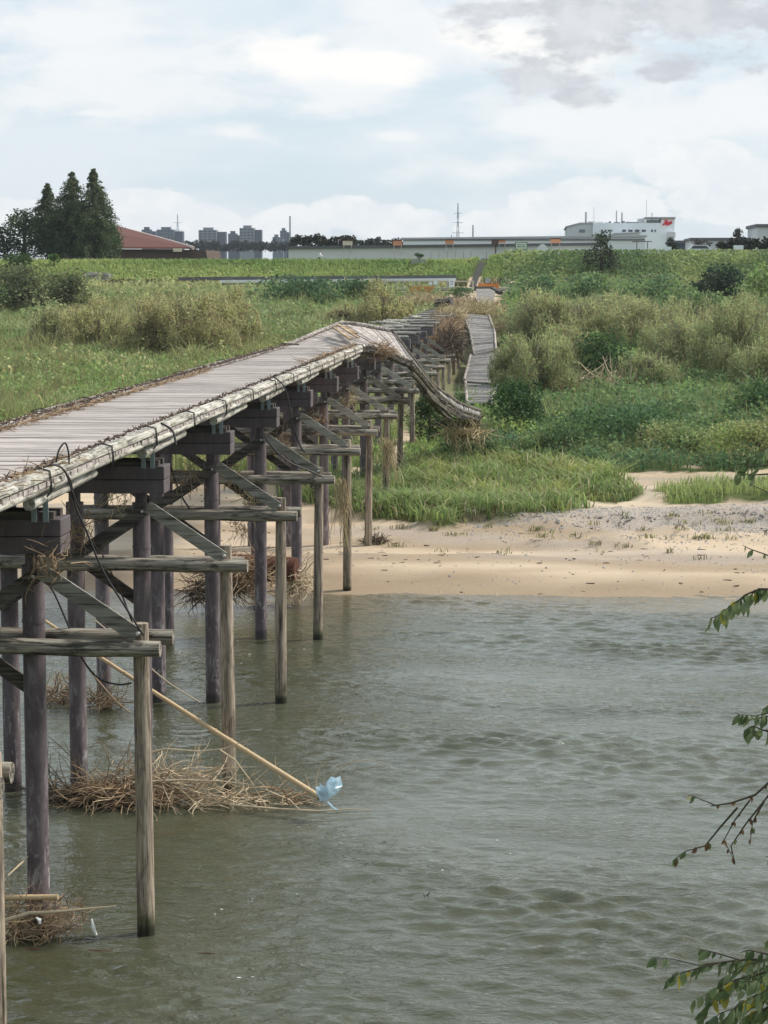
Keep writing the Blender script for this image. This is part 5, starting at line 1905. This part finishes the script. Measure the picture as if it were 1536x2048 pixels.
# driftwood raft caught on the second pier's post
g1 = at(370, 1590, 35.6)
for sd, cu, cv, sz, n, mt, lb in ((1, 240, 1578, (.95, .55, .24), 420, 'twig', 'thick brown tangle of driftwood twigs floating between two piers'),
                                  (2, 430, 1590, (1.2, .5, .18), 170, 'twig_pale', 'pale spread of driftwood branches floating around the weathered guard post'),
                                  (3, 150, 1612, (.5, .5, .16), 220, 'twig_dark', 'dark wet twigs at the river end of the driftwood raft'),
                                  (4, 330, 1548, (1.0, .45, .2), 130, 'twig_pale', 'upper layer of fine brown twigs heaped on the driftwood raft'),
                                  (5, 560, 1610, (.75, .5, .08), 60, 'twig', 'thin outer twigs trailing from the driftwood raft towards the blue bag')):
    c = at(cu, cv, 35.3 + .1 * sd)
    c[2] = max(c[2] - .08, .06)
    twig_heap('driftwood_raft', c, sz, n, (.3, 1.3), .0125, mt, lb, 'driftwood', .16, .95, seed=sd)
for i, (pts, r, lb) in enumerate((([(300, 1505), (330, 1498), (400, 1503), (450, 1497), (500, 1478)], .022, 'long straight pale branch lying along the top of the driftwood raft'),
                                  ([(265, 1565), (360, 1560), (440, 1562), (510, 1570)], .025, 'pale branch lying level through the middle of the driftwood raft'),
                                  ([(440, 1500), (470, 1520), (500, 1560), (530, 1610), (535, 1655)], .02, 'pale bent branch leaning down from the bamboo pole'),
                                  ([(460, 1610), (560, 1618), (640, 1622), (700, 1618), (745, 1620)], .022, 'thin grey branch reaching out over the water past the blue bag'),
                                  ([(660, 1590), (665, 1550), (700, 1524), (740, 1519), (785, 1532)], .013, 'thin arched twig rising above the blue plastic bag'),
                                  ([(632, 1590), (633, 1560), (636, 1540), (648, 1522)], .016, 'short forked pale twig standing beside the blue plastic bag'),
                                  ([(520, 1575), (580, 1600), (620, 1640), (540, 1655)], .014, 'looping brown twig on the outer driftwood'))):
    branch('drift_branch', [at(u, v, 35.0 + .02 * k) for k, (u, v) in enumerate(pts)], r, 'twig_pale', lb, 'branch', None)

# bamboo poles
pole = empty('bamboo_pole', at(640, 1592, 34.6), 'long tan bamboo pole slanting down across the piers to the water', 'bamboo pole')
pp0, pp1 = at(60, 1222, 38.4), at(642, 1596, 34.6)
MB().tube([pp0, Vector(pp0).lerp(Vector(pp1), .33) + Vector((0, 0, -.03)), Vector(pp0).lerp(Vector(pp1), .66) + Vector((0, 0, -.03)), pp1], [.03, .038, .044, .05], 9).build('culm', M['bamboo'], pole, smooth=True)
for q in np.linspace(.04, .97, 19):
    a = Vector(pp0).lerp(Vector(pp1), q) + Vector((0, 0, -.03 * (1 - abs(q - .5) * 2)))
    d = (Vector(pp1) - Vector(pp0)).normalized()
    MB().tube([a - d * .012, a + d * .012], .034 + .02 * q, 9).build('node_ring', M['bamboo'], pole)
MB().tube([Vector(pp1) - (Vector(pp1) - Vector(pp0)).normalized() * .03, Vector(pp1) + (Vector(pp1) - Vector(pp0)).normalized() * .05], .052, 9).build('dark_end', M['twig_dark'], pole)
o = MB().tube([at(-40, 1796, 28.0), at(116, 1794, 27.9)], [.042, .04], 9).tube([at(60, 1795, 27.95), at(62, 1795, 27.95)], .045, 9).build('bamboo_stub', M['bamboo'], None, smooth=True)
tag(o, 'short level bamboo stick caught at the foot of the near pier', 'bamboo stick')
o = MB().tube([at(96, 1676, 28.6), at(15, 1752, 27.6)], [.012, .012], 6).build('thin_stick', M['twig_pale'])
tag(o, 'thin pale stick slanting behind the guard post of the eighth pier', 'stick')

# blue plastic bag snagged on the pole end
def crumple_bag():
    c = Vector(at(657, 1580, 34.5))
    rng = np.random.default_rng(8)
    mb = MB()
    for out, cen in (([(652, 1566), (662, 1553), (672, 1556), (681, 1552), (685, 1572), (676, 1584), (668, 1592), (656, 1597), (650, 1585)], (668, 1572)),
                     ([(656, 1597), (640, 1601), (633, 1588), (630, 1574), (637, 1573), (644, 1583), (652, 1580)], (644, 1589))):
        n = len(out)
        b = len(mb.v)
        for q in (0.0, .55):
            for k in range(n):
                u = out[k][0] * (1 - q) + cen[0] * q
                v = out[k][1] * (1 - q) + cen[1] * q
                for s_ in (-1, 1):
                    p = at(u, v, 34.5 + s_ * (.0 if q == 0 else .05 + rng.uniform(0, .05)) + rng.normal(0, .012))
                    mb.v.append(tuple(p))
        for s_ in (-1, 1):
            mb.v.append(tuple(at(cen[0], cen[1], 34.5 + s_ * .07)))
        for s_ in (0, 1):
            for k in range(n):
                k2 = (k + 1) % n
                o0, o1, i0, i1 = b + 2 * k + s_, b + 2 * k2 + s_, b + 2 * n + 2 * k + s_, b + 2 * n + 2 * k2 + s_
                mb.f.append((o0, o1, i1, i0))
                mb.f.append((i0, i1, b + 4 * n + s_))
    root = empty('plastic_bag', c, 'crumpled pale blue plastic bag snagged on the end of the bamboo pole', 'plastic bag')
    mb.build('bag_body', M['plastic_blue'], root)
    w = MB()
    for k in range(2):
        p = c + Vector((-.12 + .03 * k, -.05, -.02))
        w.v += [tuple(p + Vector((-.06, 0, .1 + .05 * k))), tuple(p + Vector((.07, .02, .06))), tuple(p + Vector((.11, 0, -.12))), tuple(p + Vector((-.02, -.03, -.16)))]
        w.f.append(tuple(range(4 * k, 4 * k + 4)))
    w.build('torn_flap', M['plastic_blue'], root)
    t = MB()
    t.tube([c + Vector((-.02, 0, -.2)), c + Vector((.08, 0, -.3)), c + Vector((.16, 0, -.34))], [.02, .015, .008], 5)
    t.build('twisted_handle', M['plastic_blue'], root)


crumple_bag()

# twigs and litter caught on the near pier's foot
for sd, cu, cv, sz, n, mt, lb in ((11, 75, 1835, (.75, .5, .3), 330, 'twig', 'fine brown twigs caught around the foot of the near pier'),
                                  (12, 30, 1855, (.5, .45, .16), 140, 'straw', 'straw and reeds washed against the guard post of the eighth pier'),
                                  (13, 75, 1868, (.28, .25, .12), 120, 'twig_dark', 'dark wet root clump at the waterline of the near pile')):
    c = at(cu, cv, 28.0)
    c[2] = max(c[2], .06)
    twig_heap('twig_clump', c, sz, n, (.2, .6), .0075, mt, lb, 'twigs', .4, .7, seed=sd)
branch('drift_branch', [at(10, 1842, 27.6), at(60, 1826, 27.6), at(110, 1824, 27.6), at(170, 1818, 27.6), at(232, 1812, 27.6)], .034, 'twig_pale', 'knobbly pale branch reaching out from the near pier over the water')
for pts, lb in (([(183, 1838), (187, 1855), (193, 1870)], 'white rag strip hanging at the waterline near the pier'), ([(72, 1835), (79, 1840), (80, 1848)], 'white crumpled scrap stuck on the near pile')):
    o = MB().tube([at(u, v, 27.5) for u, v in pts], [.010, .026, .014], 6, jag=.4).build('rag_scrap', M['cloth_white'])
    tag(o, lb, 'rag', 'white scraps on the near pier')
p0, p1 = at(-60, 1900, 27.6), at(330, 1896, 27.6)
for (u0, u1, v, lb) in ((-80, 330, 1897, 'long dark red brown rod lying just under the water by the eighth pier'), (330, 590, 1896, 'thin dark wire trailing in the water beyond the near guard post')):
    a, b = at(u0, v, 27.4), at(u1, v, 27.4)
    n = 12
    pts = [(a[0] + (b[0] - a[0]) * i / n, a[1] + (b[1] - a[1]) * i / n + dr.uniform(-.02, .02), .012 + dr.uniform(-.008, .008)) for i in range(n + 1)]
    o = MB().tube(pts, .016 if u0 < 0 else .008, 6).build('sunken_rod', M['rust'])
    tag(o, lb, 'rod')
# stick in midstream
g = at(848, 1800, 30.0)
gz = CAM + ray(852, 1800) * (-CAM[2] / ray(852, 1800)[2])
o = MB().tube([gz + np.array([-.16, 0, -.05]), gz + np.array([0, 0, .05]), gz + np.array([.06, 0, .12])], [.018, .014, .006], 5).tube([gz + np.array([0, 0, .04]), gz + np.array([-.05, 0, .1])], [.012, .004], 5).build('snag_stick', M['twig_dark'])
tag(o, 'small dark snag poking out of the open water', 'stick')

# debris under the deck between the piers on the bank
for sd, cu, cv, Y, sz, n, ln, rr, mt, lb in (
        (21, 470, 1150, 56.5, (1.0, .6, .55), 420, (.3, 1.1), .018, 'twig', 'heap of brown roots on the bank beneath the deck, around a rusty drum'),
        (22, 420, 1180, 56, (.8, .5, .3), 260, (.3, .9), .016, 'twig_dark', 'dark roots spilling down the bank into the river under the deck'),
        (23, 590, 1165, 57.5, (.5, .4, .35), 200, (.3, .8), .018, 'twig_pale', 'pale roots at the waterline behind a slim guard post'),
        (24, 747, 1082, 68.6, (.45, .35, .16), 260, (.12, .4), .012, 'twig_dark', 'small dark root ball at the foot of a guard post on the sand'),
        (25, 120, 1390, 44, (.6, .4, .2), 150, (.3, .8), .014, 'twig', 'brown twig clump floating by the middle row of piles'),
        (26, 205, 1400, 43.5, (.5, .4, .15), 100, (.3, .8), .014, 'twig', 'sparse twig clump in the water behind the bamboo pole'),
        (27, 930, 866, 88, (1.0, .6, .3), 200, (.4, 1.2), .02, 'straw', 'heap of dry reeds under the end of the collapsed deck'),
        (28, 920, 850, 88.5, (.9, .5, .3), 120, (.4, 1.2), .02, 'twig_dark', 'dark brush trapped under the end of the collapsed deck'),
        (29, 1190, 770, 128, (2.6, .9, .6), 150, (.8, 2.4), .035, 'twig_pale', 'bleached dead branches lying before the dark ivy bush'),
        (30, 1120, 785, 122, (1.8, .8, .4), 130, (.8, 2.0), .03, 'straw', 'dry fallen branches in the weeds beside the trunked willow'),
        (31, 1270, 748, 134, (1.6, .8, .7), 90, (.6, 1.8), .03, 'twig_pale', 'bleached brush at the right foot of the ivy bush')):
    c = at(cu, cv, Y)
    twig_heap('brush_heap', c, sz, n, ln, rr, mt, lb, 'brush', .5, .7, seed=sd)
c = Vector(at(530, 1135, 57.5))
o = MB().tube([c + Vector((-.9, .1, 0)), c + Vector((.9, -.1, -.05))], .36, 14, jag=.04).build('rusty_drum', M['rust'], None, smooth=True)
o2 = tag(o, 'rusty red brown drum half buried in roots beneath the deck', 'drum')
# brush hung along the cap beams and braces under the deck, and on the bare piers
hs = 40
for n, lst in {1: [(160, 1060)], 2: [(235, 990), (365, 960)], 3: [(460, 950), (500, 1000)], 4: [(560, 880), (480, 1050)], 5: [(590, 900), (640, 840)], 6: [(600, 960), (700, 800)], 0: [(98, 1118)]}.items():
    for (u, v) in lst:
        hs += 1
        c = at(u, v, Y0 + S * n - .25)
        twig_heap('hanging_brush', c, (.32, .3, .36), 80, (.15, .55), .009, 'twig' if hs % 3 else 'straw',
                  'dead grass hanging %s on the %s pier back from the break' % ('low' if v > 955 else 'high', ORD[6 - n] if n < 6 else 'very last'), 'brush', 1.1, .45, seed=hs)
for hsd, u, v0, v1, Y, lb in ((1, 680, 960, 1090, Y0 + S * 4 - .3, 'pale straw curtain hanging from a guard log over the sand'), (2, 775, 880, 960, Y0 + S * 6 - .3, 'thin straw strands hanging from the guard log nearest the break')):
    mb = MB()
    r = random.Random(hsd)
    for i in range(46):
        a = Vector(at(u + r.gauss(0, 9), v0 + r.uniform(-6, 10), Y + r.uniform(-.1, .1)))
        b = Vector(at(u + r.gauss(8, 15), v0 + (v1 - v0) * r.uniform(.35, 1.15), Y + r.uniform(-.2, .2)))
        mb.tube([a, a.lerp(b, .5) + Vector((r.gauss(0, .06), 0, 0)), b], [.010, .009, .004], 4, cap=False)
    tag(mb.build('straw_curtain', M['straw']), lb, 'straw', kind='stuff')

# great wall of brush swept against the bare piers, and the mound at the far bridge end
for sd, u, v, Y, sz, n, mt, lb in ((61, 866, 690, 140, (1.1, 6, 1.05), 2400, 'twig', 'tall wall of brown brush swept against the bare piers'),
                                   (62, 888, 668, 152, (1.1, 8, 1.0), 2200, 'twig', 'brown brush wall farther along the bare piers beside the long stranded deck'),
                                   (63, 898, 640, 178, (1.6, 8, 1.1), 1500, 'straw', 'dry straw topping the brush wall towards the bridge end'),
                                   (64, 898, 692, 136, (.8, 5, .9), 900, 'twig_dark', 'dark brush core at the near end of the brush wall'),
                                   (65, 960, 618, 200, (2.6, 7, .7), 1500, 'straw', 'pale driftwood and straw carpet before the far bridge end'),
                                   (66, 845, 600, 222, (2.6, 8, .5), 1200, 'straw', 'pale straw carpet left of the dark plank stack'),
                                   (67, 930, 608, 214, (2.8, 8, .4), 900, 'twig', 'brown driftwood carpet behind the dark plank stack'),
                                   (68, 998, 652, 180, (.6, 6, .4), 160, 'twig', 'brown driftwood along the right edge of the long stranded deck'),
                                   (69, 762, 690, 83, (.01, .01, .01), 1, 'twig', None)):
    if lb is None:
        continue
    c = at(u, v, Y)
    twig_heap('brush_wall', c, sz, n, (.35, 1.3), .03, mt, lb, 'brush', .6, .5, seed=sd)
# grass clump on the twisted deck corner
c = at(762, 702, 79.9)
twig_heap('dead_grass_clump', c + np.array([0, 0, .02]), (.55, .5, .26), 340, (.2, .7), .014, 'twig', 'brown clump of dead grass on the corner of the twisted deck', 'brush', .35, .6, seed=71)
for i, (u, v, u2, v2, Y, mt) in enumerate(((562, 688, 598, 690, 78.6, 'twig_dark'), (676, 650, 716, 676, 80.9, 'twig'), (668, 656, 702, 679, 80.6, 'twig'), (690, 654, 712, 668, 81.2, 'bamboo'))):
    o = MB().beam(at(u, v - 1, Y), at(u2, v2 - 1, Y - .9 if i else Y), .16, .05).build('loose_plank', M['driftwood' if i else 'brace_wood'])
    tag(o, ['loose dark plank lying on the deck by the far kerb', 'loose brown plank sprung up at the break', 'second loose brown plank sprung up at the break, lower one', 'short loose tan plank at the tip of the break'][i], 'plank')

# dark plank stack and tipped slab at the far end
st = empty('plank_stack', at(885, 616, 195), 'dark stack of bridge timbers piled at the far bridge end', 'timber stack')
for j in range(3):
    for k in range(3):
        a, b = at(869 + k * 3, 613 - j * 6, 195 + k * .6), at(900 + k * 3, 610 - j * 6, 195 + k * .6)
        MB().beam(a, b, .5, .2).build('timber', M['brace_wood' if j < 2 else 'stringer_grey'], st)
a, b = at(898, 597, 195), at(908, 612, 194)
MB().beam(a, b, .3, .25).build('timber', M['brace_wood'], st)
sl = empty('tipped_deck', at(975, 606, 205), 'tipped grey deck slab with a black upper edge below the orange barrier', 'bridge deck')
la, lb_, ra, rb = Vector(at(952, 579, 214)), Vector(at(992, 578, 216)), Vector(at(955, 609, 200)), Vector(at(985, 612, 201))
for i in range(12):
    t0, t1 = i / 12, (i + .9) / 12
    pts = [la.lerp(ra, t0), la.lerp(ra, t1), lb_.lerp(rb, t1), lb_.lerp(rb, t0)]
    MB().prism([tuple(q) for q in pts], (0, .02, .1)).build('plank', M['stringer_grey'], sl)
MB().beam(at(952, 577, 214), at(984, 577, 215.5), .5, .42).build('edge_beam', M['stringer_wood'], sl)
MB().beam(at(984, 577, 215.5), at(1001, 586, 212), .4, .35).build('edge_beam', M['stringer_wood'], sl)


# hanging cables
def cable(pts, r, label, mat='cable_black', smooth_n=5):
    P = [Vector([float(q) for q in at(u, v, Y)]) for u, v, Y in pts]
    out = []
    for i in range(len(P) - 1):
        p0, p1, p2, p3 = P[max(i - 1, 0)], P[i], P[i + 1], P[min(i + 2, len(P) - 1)]
        for k in range(smooth_n):
            t = k / smooth_n
            out.append(0.5 * ((2 * p1) + (p2 - p0) * t + (2 * p0 - 5 * p1 + 4 * p2 - p3) * t * t + (3 * p1 - p0 - 3 * p2 + p3) * t ** 3))
    out.append(P[-1])
    o = MB().tube(out, r, 6).build('steel_cable', M[mat], None, smooth=True)
    return tag(o, label, 'cable')


cable([(112, 925, 27.9), (118, 900, 27.9), (130, 886, 28.0), (137, 905, 28.2), (138, 928, 28.3)], .013, 'stiff black cable loop standing up from the kerb of the deck')
cable([(86, 935, 27.6), (115, 930, 27.7), (140, 960, 27.9), (150, 1010, 28.0), (172, 1060, 28.0), (205, 1140, 28.0), (245, 1205, 28.0), (288, 1272, 28.0)], .014, 'long black cable falling from the deck to the near guard post')
cable([(100, 928, 27.6), (128, 940, 27.7), (145, 985, 27.8), (160, 1020, 27.9)], .013, 'short black cable beside the long falling cable')
cable([(90, 1160, 28.4), (110, 1190, 28.4), (140, 1260, 28.4), (160, 1310, 28.3), (195, 1355, 28.3), (235, 1369, 28.2), (262, 1366, 28.1)], .013, 'black cable sagging under the near guard log')
cable([(322, 846, 36.5), (345, 862, 36.4), (352, 890, 36.3)], .02, 'black cable end hanging over the deck edge above the second cap')
cable([(545, 752, 52), (566, 770, 52), (577, 800, 52), (585, 850, 52), (600, 890, 52.2), (610, 905, 52.2)], .02, 'thin black cable hanging beside a raking board under the deck')
cable([(528, 872, 51), (550, 900, 51.2), (580, 925, 51.4), (620, 942, 51.6), (648, 955, 51.8)], .02, 'black cable draped along a raking board')
cable([(340, 930, 44), (362, 990, 44), (385, 1025, 44)], .02, 'short black cable dangling between the braces')
cable([(205, 1110, 36), (225, 1150, 36.2), (240, 1180, 36.3), (270, 1260, 36.4)], .014, 'thin brown root dangling behind the raking board', 'twig_dark')
cable([(190, 1240, 40), (250, 1290, 39), (330, 1360, 38), (400, 1405, 37)], .012, 'thin pale stick leaning behind the bamboo pole', 'twig_pale')
cable([(170, 1330, 41), (230, 1400, 40), (260, 1425, 40)], .014, 'thin bent stick sliding into the water between the piles', 'twig')

# gravel on the sand bar: loose stones
mb = MB()
r = random.Random(4)
cnt = 0
while cnt < 4200:
    if r.random() < .93:
        u, v = r.uniform(930, 1700), r.gauss(1038, 13)
    else:
        u, v = r.uniform(620, 1600), r.gauss(1110, 22)
    d = ray(u, v)
    Yg_ = 8.6 * F_PX / (v - 550.0) * .985
    p = CAM + d * (Yg_ / d[1])
    z = float(height(p[0], p[1]))
    s = r.uniform(.02, .065) * (1.5 if r.random() < .06 else 1)
    b = len(mb.v)
    for k in range(5):
        a = 6.283 * k / 5 + r.random()
        mb.v.append((p[0] + math.cos(a) * s * r.uniform(.8, 1.2), p[1] + math.sin(a) * s * .8, z - .01))
    mb.v.append((p[0], p[1], z + s * .65))
    for k in range(5):
        mb.f.append((b + k, b + (k + 1) % 5, b + 5))
    cnt += 1
tag(mb.build('gravel_stones', M['stone_grey']), 'band of grey gravel stones on the sand bar', 'gravel', kind='stuff')


# ------------------------------------------------------------------ tree on the near bank whose twigs hang into view
tb = at(1960, 1500, 9.0)
tz = float(height(tb[0], tb[1]))
tree = empty('riverside_tree', (tb[0], tb[1], tz), 'riverside tree with drooping leafy twigs reaching over the water', 'tree')
MB().tube([(tb[0], tb[1], tz - .4), (tb[0] - .05, tb[1], tz + 1.5), (tb[0] - .1, tb[1], tz + 3.2), (tb[0], tb[1] + .1, tz + 5.5)], [.13, .10, .08, .03], 10).build('trunk', M['bark'], tree, smooth=True)


def leaf_mesh(mat, name='leaf'):
    L, W = .070, .034
    prof = [(0, 0), (.12, .55), (.35, 1.0), (.6, .85), (.82, .45), (1, 0)]
    v, f = [], []
    for x, w in prof:
        zc = -.010 * math.sin(x * 3.1)
        v += [(x * L, -w * W / 2, zc + w * .004), (x * L, 0, zc), (x * L, w * W / 2, zc + w * .004)]
    for i in range(len(prof) - 1):
        for j in range(2):
            f.append((i * 3 + j, i * 3 + j + 1, (i + 1) * 3 + j + 1, (i + 1) * 3 + j))
    me = bpy.data.meshes.new(name)
    me.from_pydata(v, [], f)
    me.materials.append(M[mat])
    me.polygons.foreach_set('use_smooth', [True] * len(f))
    me.update()
    return me


LM = {k: leaf_mesh(k) for k in ('near_leaf_green', 'near_leaf_yellow', 'near_leaf_brown')}
lr = random.Random(31)


def put_leaf(parent, p, d, size, kind):
    o = bpy.data.objects.new('leaf', LM[kind])
    link(o, parent)
    d = Vector(d).normalized()
    q = d.to_track_quat('X', 'Z')
    q = q @ Quaternion((1, 0, 0), lr.uniform(.25, 1.9) * lr.choice((-1, 1)))
    o.rotation_mode = 'QUATERNION'
    o.rotation_quaternion = q
    o.location = Vector(p) - wloc(parent)
    o.scale = (size, size * lr.uniform(.8, 1.15), size)


def spray(pts, Y, every, size, kinds, r=.006, skip=0.0, droop=1.0, tipward=True):
    """twig through pixel points at distance Y; alternate drooping leaves along it"""
    P = [Vector(at(u, v, Y + .08 * i)) for i, (u, v) in enumerate(pts)]
    tw = MB().tube(P, [r * (1 - .7 * i / (len(P) - 1)) for i in range(len(P))], 6).build('twig', M['bark'], tree, smooth=True)
    L = sum((b - a).length for a, b in zip(P[:-1], P[1:]))
    n = int(L / every)
    for i in range(n):
        s = (i + .5) / n
        if s < skip:
            continue
        PP, LL, _ = resample(P, 1)
        p = lerp_path(PP, LL, s)
        fw = (lerp_path(PP, LL, min(1, s + .05)) - lerp_path(PP, LL, max(0, s - .05))).normalized()
        for side in ((-1, 1) if lr.random() < .6 else (lr.choice((-1, 1)),)):
            d = fw * lr.uniform(.2, .7) + Vector((lr.uniform(-.3, .3), lr.uniform(-.6, .6), -droop * lr.uniform(.4, 1.3))) + fw.cross(Vector((0, 1, 0))) * side * .35
            put_leaf(tw, p, d, size * lr.uniform(.7, 1.2), lr.choices([k for k, _ in kinds], [w for _, w in kinds])[0])
    return tw


GREEN = [('near_leaf_green', 9), ('near_leaf_yellow', .5)]
DRY = [('near_leaf_brown', 5), ('near_leaf_green', 1)]
D0 = 8.6
limb = [(1960, 1150), (1800, 1130), (1640, 1165), (1560, 1180)]
spray(limb, D0, 9, 1, GREEN, .012)
spray([(1575, 1180), (1520, 1178), (1490, 1190), (1455, 1222), (1420, 1238)], D0, .028, .95, GREEN)
spray([(1600, 940), (1540, 948), (1500, 950), (1462, 942)], D0, .08, .8, GREEN, .005, .6)
spray([(1580, 1020), (1536, 985), (1500, 968)], D0, .3, .7, GREEN, .004, .7)
spray([(1580, 880), (1545, 890), (1516, 905)], D0, .05, .8, GREEN, .004, .4)
spray([(1600, 1110), (1540, 1112), (1500, 1098), (1485, 1090)], D0, .06, .55, GREEN, .004, .35)
spray([(1600, 1052), (1545, 1058), (1525, 1062)], D0, .06, .55, DRY, .004, .2)
spray([(1700, 1380), (1600, 1420), (1545, 1405), (1525, 1420)], D0, .04, .9, GREEN, .006, .6)
spray([(1620, 1440), (1540, 1432), (1500, 1440), (1470, 1425)], D0, .05, .8, GREEN, .005, .4)
spray([(1620, 1470), (1540, 1465), (1505, 1452), (1490, 1460)], D0, .04, .9, GREEN, .005, .4)
main = [(1960, 1380), (1700, 1470), (1560, 1545), (1510, 1590), (1462, 1606), (1422, 1612)]
spray(main, D0, .09, .42, DRY, .009, .62)
spray([(1700, 1500), (1536, 1592), (1490, 1650), (1462, 1692), (1470, 1728)], D0, .07, .42, DRY, .006, .5)
spray([(1475, 1615), (1440, 1655), (1410, 1692), (1372, 1702), (1345, 1722)], D0, .07, .75, [('near_leaf_green', 3), ('near_leaf_brown', 2)], .005, .5)
spray([(1500, 1600), (1470, 1640), (1448, 1680), (1470, 1725)], D0, .06, .42, DRY, .004, .2)
spray([(1530, 1600), (1505, 1645), (1500, 1690)], D0, .06, .45, DRY, .004, .2)
spray([(1430, 1610), (1405, 1600), (1380, 1590), (1374, 1592)], D0, .04, .7, [('near_leaf_green', 4), ('near_leaf_yellow', 2)], .003, .55)
spray([(1640, 1690), (1560, 1705), (1530, 1715)], D0, .05, .8, GREEN, .005, .5)
low = [(1960, 1800), (1700, 1880), (1600, 1925), (1500, 1918), (1440, 1925), (1395, 1930)]
spray(low, D0 - .3, .035, 1.0, GREEN, .009, .72)
spray([(1600, 1925), (1530, 1945), (1470, 1960), (1430, 1990), (1395, 2035)], D0 - .3, .028, 1.05, GREEN, .006)
spray([(1600, 1960), (1520, 1985), (1480, 2010), (1440, 2048), (1420, 2080)], D0 - .3, .028, 1.1, GREEN, .006)
spray([(1600, 2000), (1545, 2010), (1500, 2040), (1480, 2080)], D0 - .35, .028, 1.1, GREEN, .006)
spray([(1580, 1900), (1540, 1910), (1500, 1900), (1480, 1905)], D0 - .3, .04, .9, GREEN, .005)
spray([(1480, 1920), (1430, 1905), (1405, 1900), (1395, 1895)], D0 - .3, .035, .85, GREEN, .004, .3)
spray([(1440, 1925), (1390, 1938), (1350, 1950), (1330, 1965)], D0 - .3, .035, .85, [('near_leaf_green', 6), ('near_leaf_yellow', 1.5)], .004, .2)
spray([(1395, 1930), (1345, 1918), (1302, 1915)], D0 - .3, .06, .75, GREEN, .003, .55)
spray([(1580, 1850), (1550, 1870), (1532, 1885)], D0 - .3, .03, .9, GREEN, .005)

# flecks of foam drifting on the river
mb = MB()
r = random.Random(17)
for i in range(150):
    c_u, c_v = r.choice([(560, 1820, 90), (870, 1895, 130), (1420, 1885, 80), (470, 1330, 120), (900, 1720, 300), (600, 1960, 200), (800, 1500, 200), (1200, 1260, 250), (900, 1215, 120)])[:2], 0
    u, v = c_u[0] + r.gauss(0, 110), c_u[1] + r.gauss(0, 22)
    if v < 1205 or u < 320:
        continue
    d = ray(u, v)
    p = CAM + d * (-CAM[2] / d[2])
    s = r.uniform(.004, .016)
    b = len(mb.v)
    n = 6
    for k in range(n):
        a = 6.283 * k / n
        mb.v.append((p[0] + math.cos(a) * s * 2.2 * r.uniform(.6, 1.3), p[1] + math.sin(a) * s * r.uniform(.6, 1.2), .012))
    mb.v.append((p[0], p[1], .012 + s * .6))
    for k in range(n):
        mb.f.append((b + k, b + (k + 1) % n, b + n))
tag(mb.build('river_foam', M['cloth_white']), 'white flecks of foam drifting on the river', 'foam', kind='stuff')

for k in range(16):
    u0, v0 = lr.uniform(1500, 1600), lr.uniform(1900, 2020)
    u1, v1 = u0 - lr.uniform(70, 150), v0 + lr.uniform(10, 75)
    spray([(u0, v0), ((u0 + u1) / 2, (v0 + v1) / 2 - lr.uniform(2, 14)), (u1, v1)], D0 - .3 - lr.uniform(-.2, .4), .04, 1.0, GREEN, .003, .05)
for pts in ([(1540, 930), (1500, 934), (1470, 940)], [(1490, 1192), (1470, 1205), (1440, 1228)], [(1510, 1180), (1500, 1195), (1485, 1215)], [(1540, 1425), (1510, 1432), (1480, 1428)], [(1536, 1460), (1515, 1462), (1495, 1466)]):
    spray(pts, D0, .03, .9, GREEN, .003, .1)

# loose logs lying skewed over the bare piers
r = random.Random(55)
for i in range(20):
    n = r.uniform(7.3, 17)
    Y = Y0 + S * n
    x = r.uniform(-9.6, -7.2)
    z = CAP_T + r.uniform(.18, .34)
    L = r.uniform(1.2, 2.6)
    a = r.uniform(-.5, .5) if i % 3 else r.uniform(.9, 1.5)
    d = Vector((math.cos(a), math.sin(a), r.uniform(-.12, .08))) * L
    p = Vector((x, Y, z)) - d * .5
    o = MB().tube([p, p + d * .5 + Vector((0, 0, .02)), p + d], [.085, .09, .075], 8, jag=.06).build('loose_log', M['stringer_grey' if i % 2 else 'curb_wood'], None, smooth=True)
    tag(o, 'loose weathered log lying skewed across the bare piers past the break', 'log', 'loose logs on the bare piers')

# drift line of twigs and bark on the sand
mb = MB()
r = random.Random(61)
for i in range(230):
    u = r.uniform(380, 1650)
    v = r.choice((1062, 1088, 1118, 1150)) + 14 * math.sin(u * .011) + r.gauss(0, 14)
    Yd = 8.8 * F_PX / (v - 550.0) * .985
    d = ray(u, v)
    p = CAM + d * (Yd / d[1])
    z = float(height(p[0], p[1])) + .012
    a = r.uniform(0, 6.28)
    L = r.uniform(.05, .28)
    q = r.uniform(.006, .018)
    mb.tube([(p[0], p[1], z), (p[0] + math.cos(a) * L * .5, p[1] + math.sin(a) * L * .3, z + .004), (p[0] + math.cos(a) * L, p[1] + math.sin(a) * L * .6, z)], [q, q, q * .5], 4)
tag(mb.build('drift_litter', M['twig_dark']), 'thin dark drift line of twigs and bark on the sand', 'litter', kind='stuff')
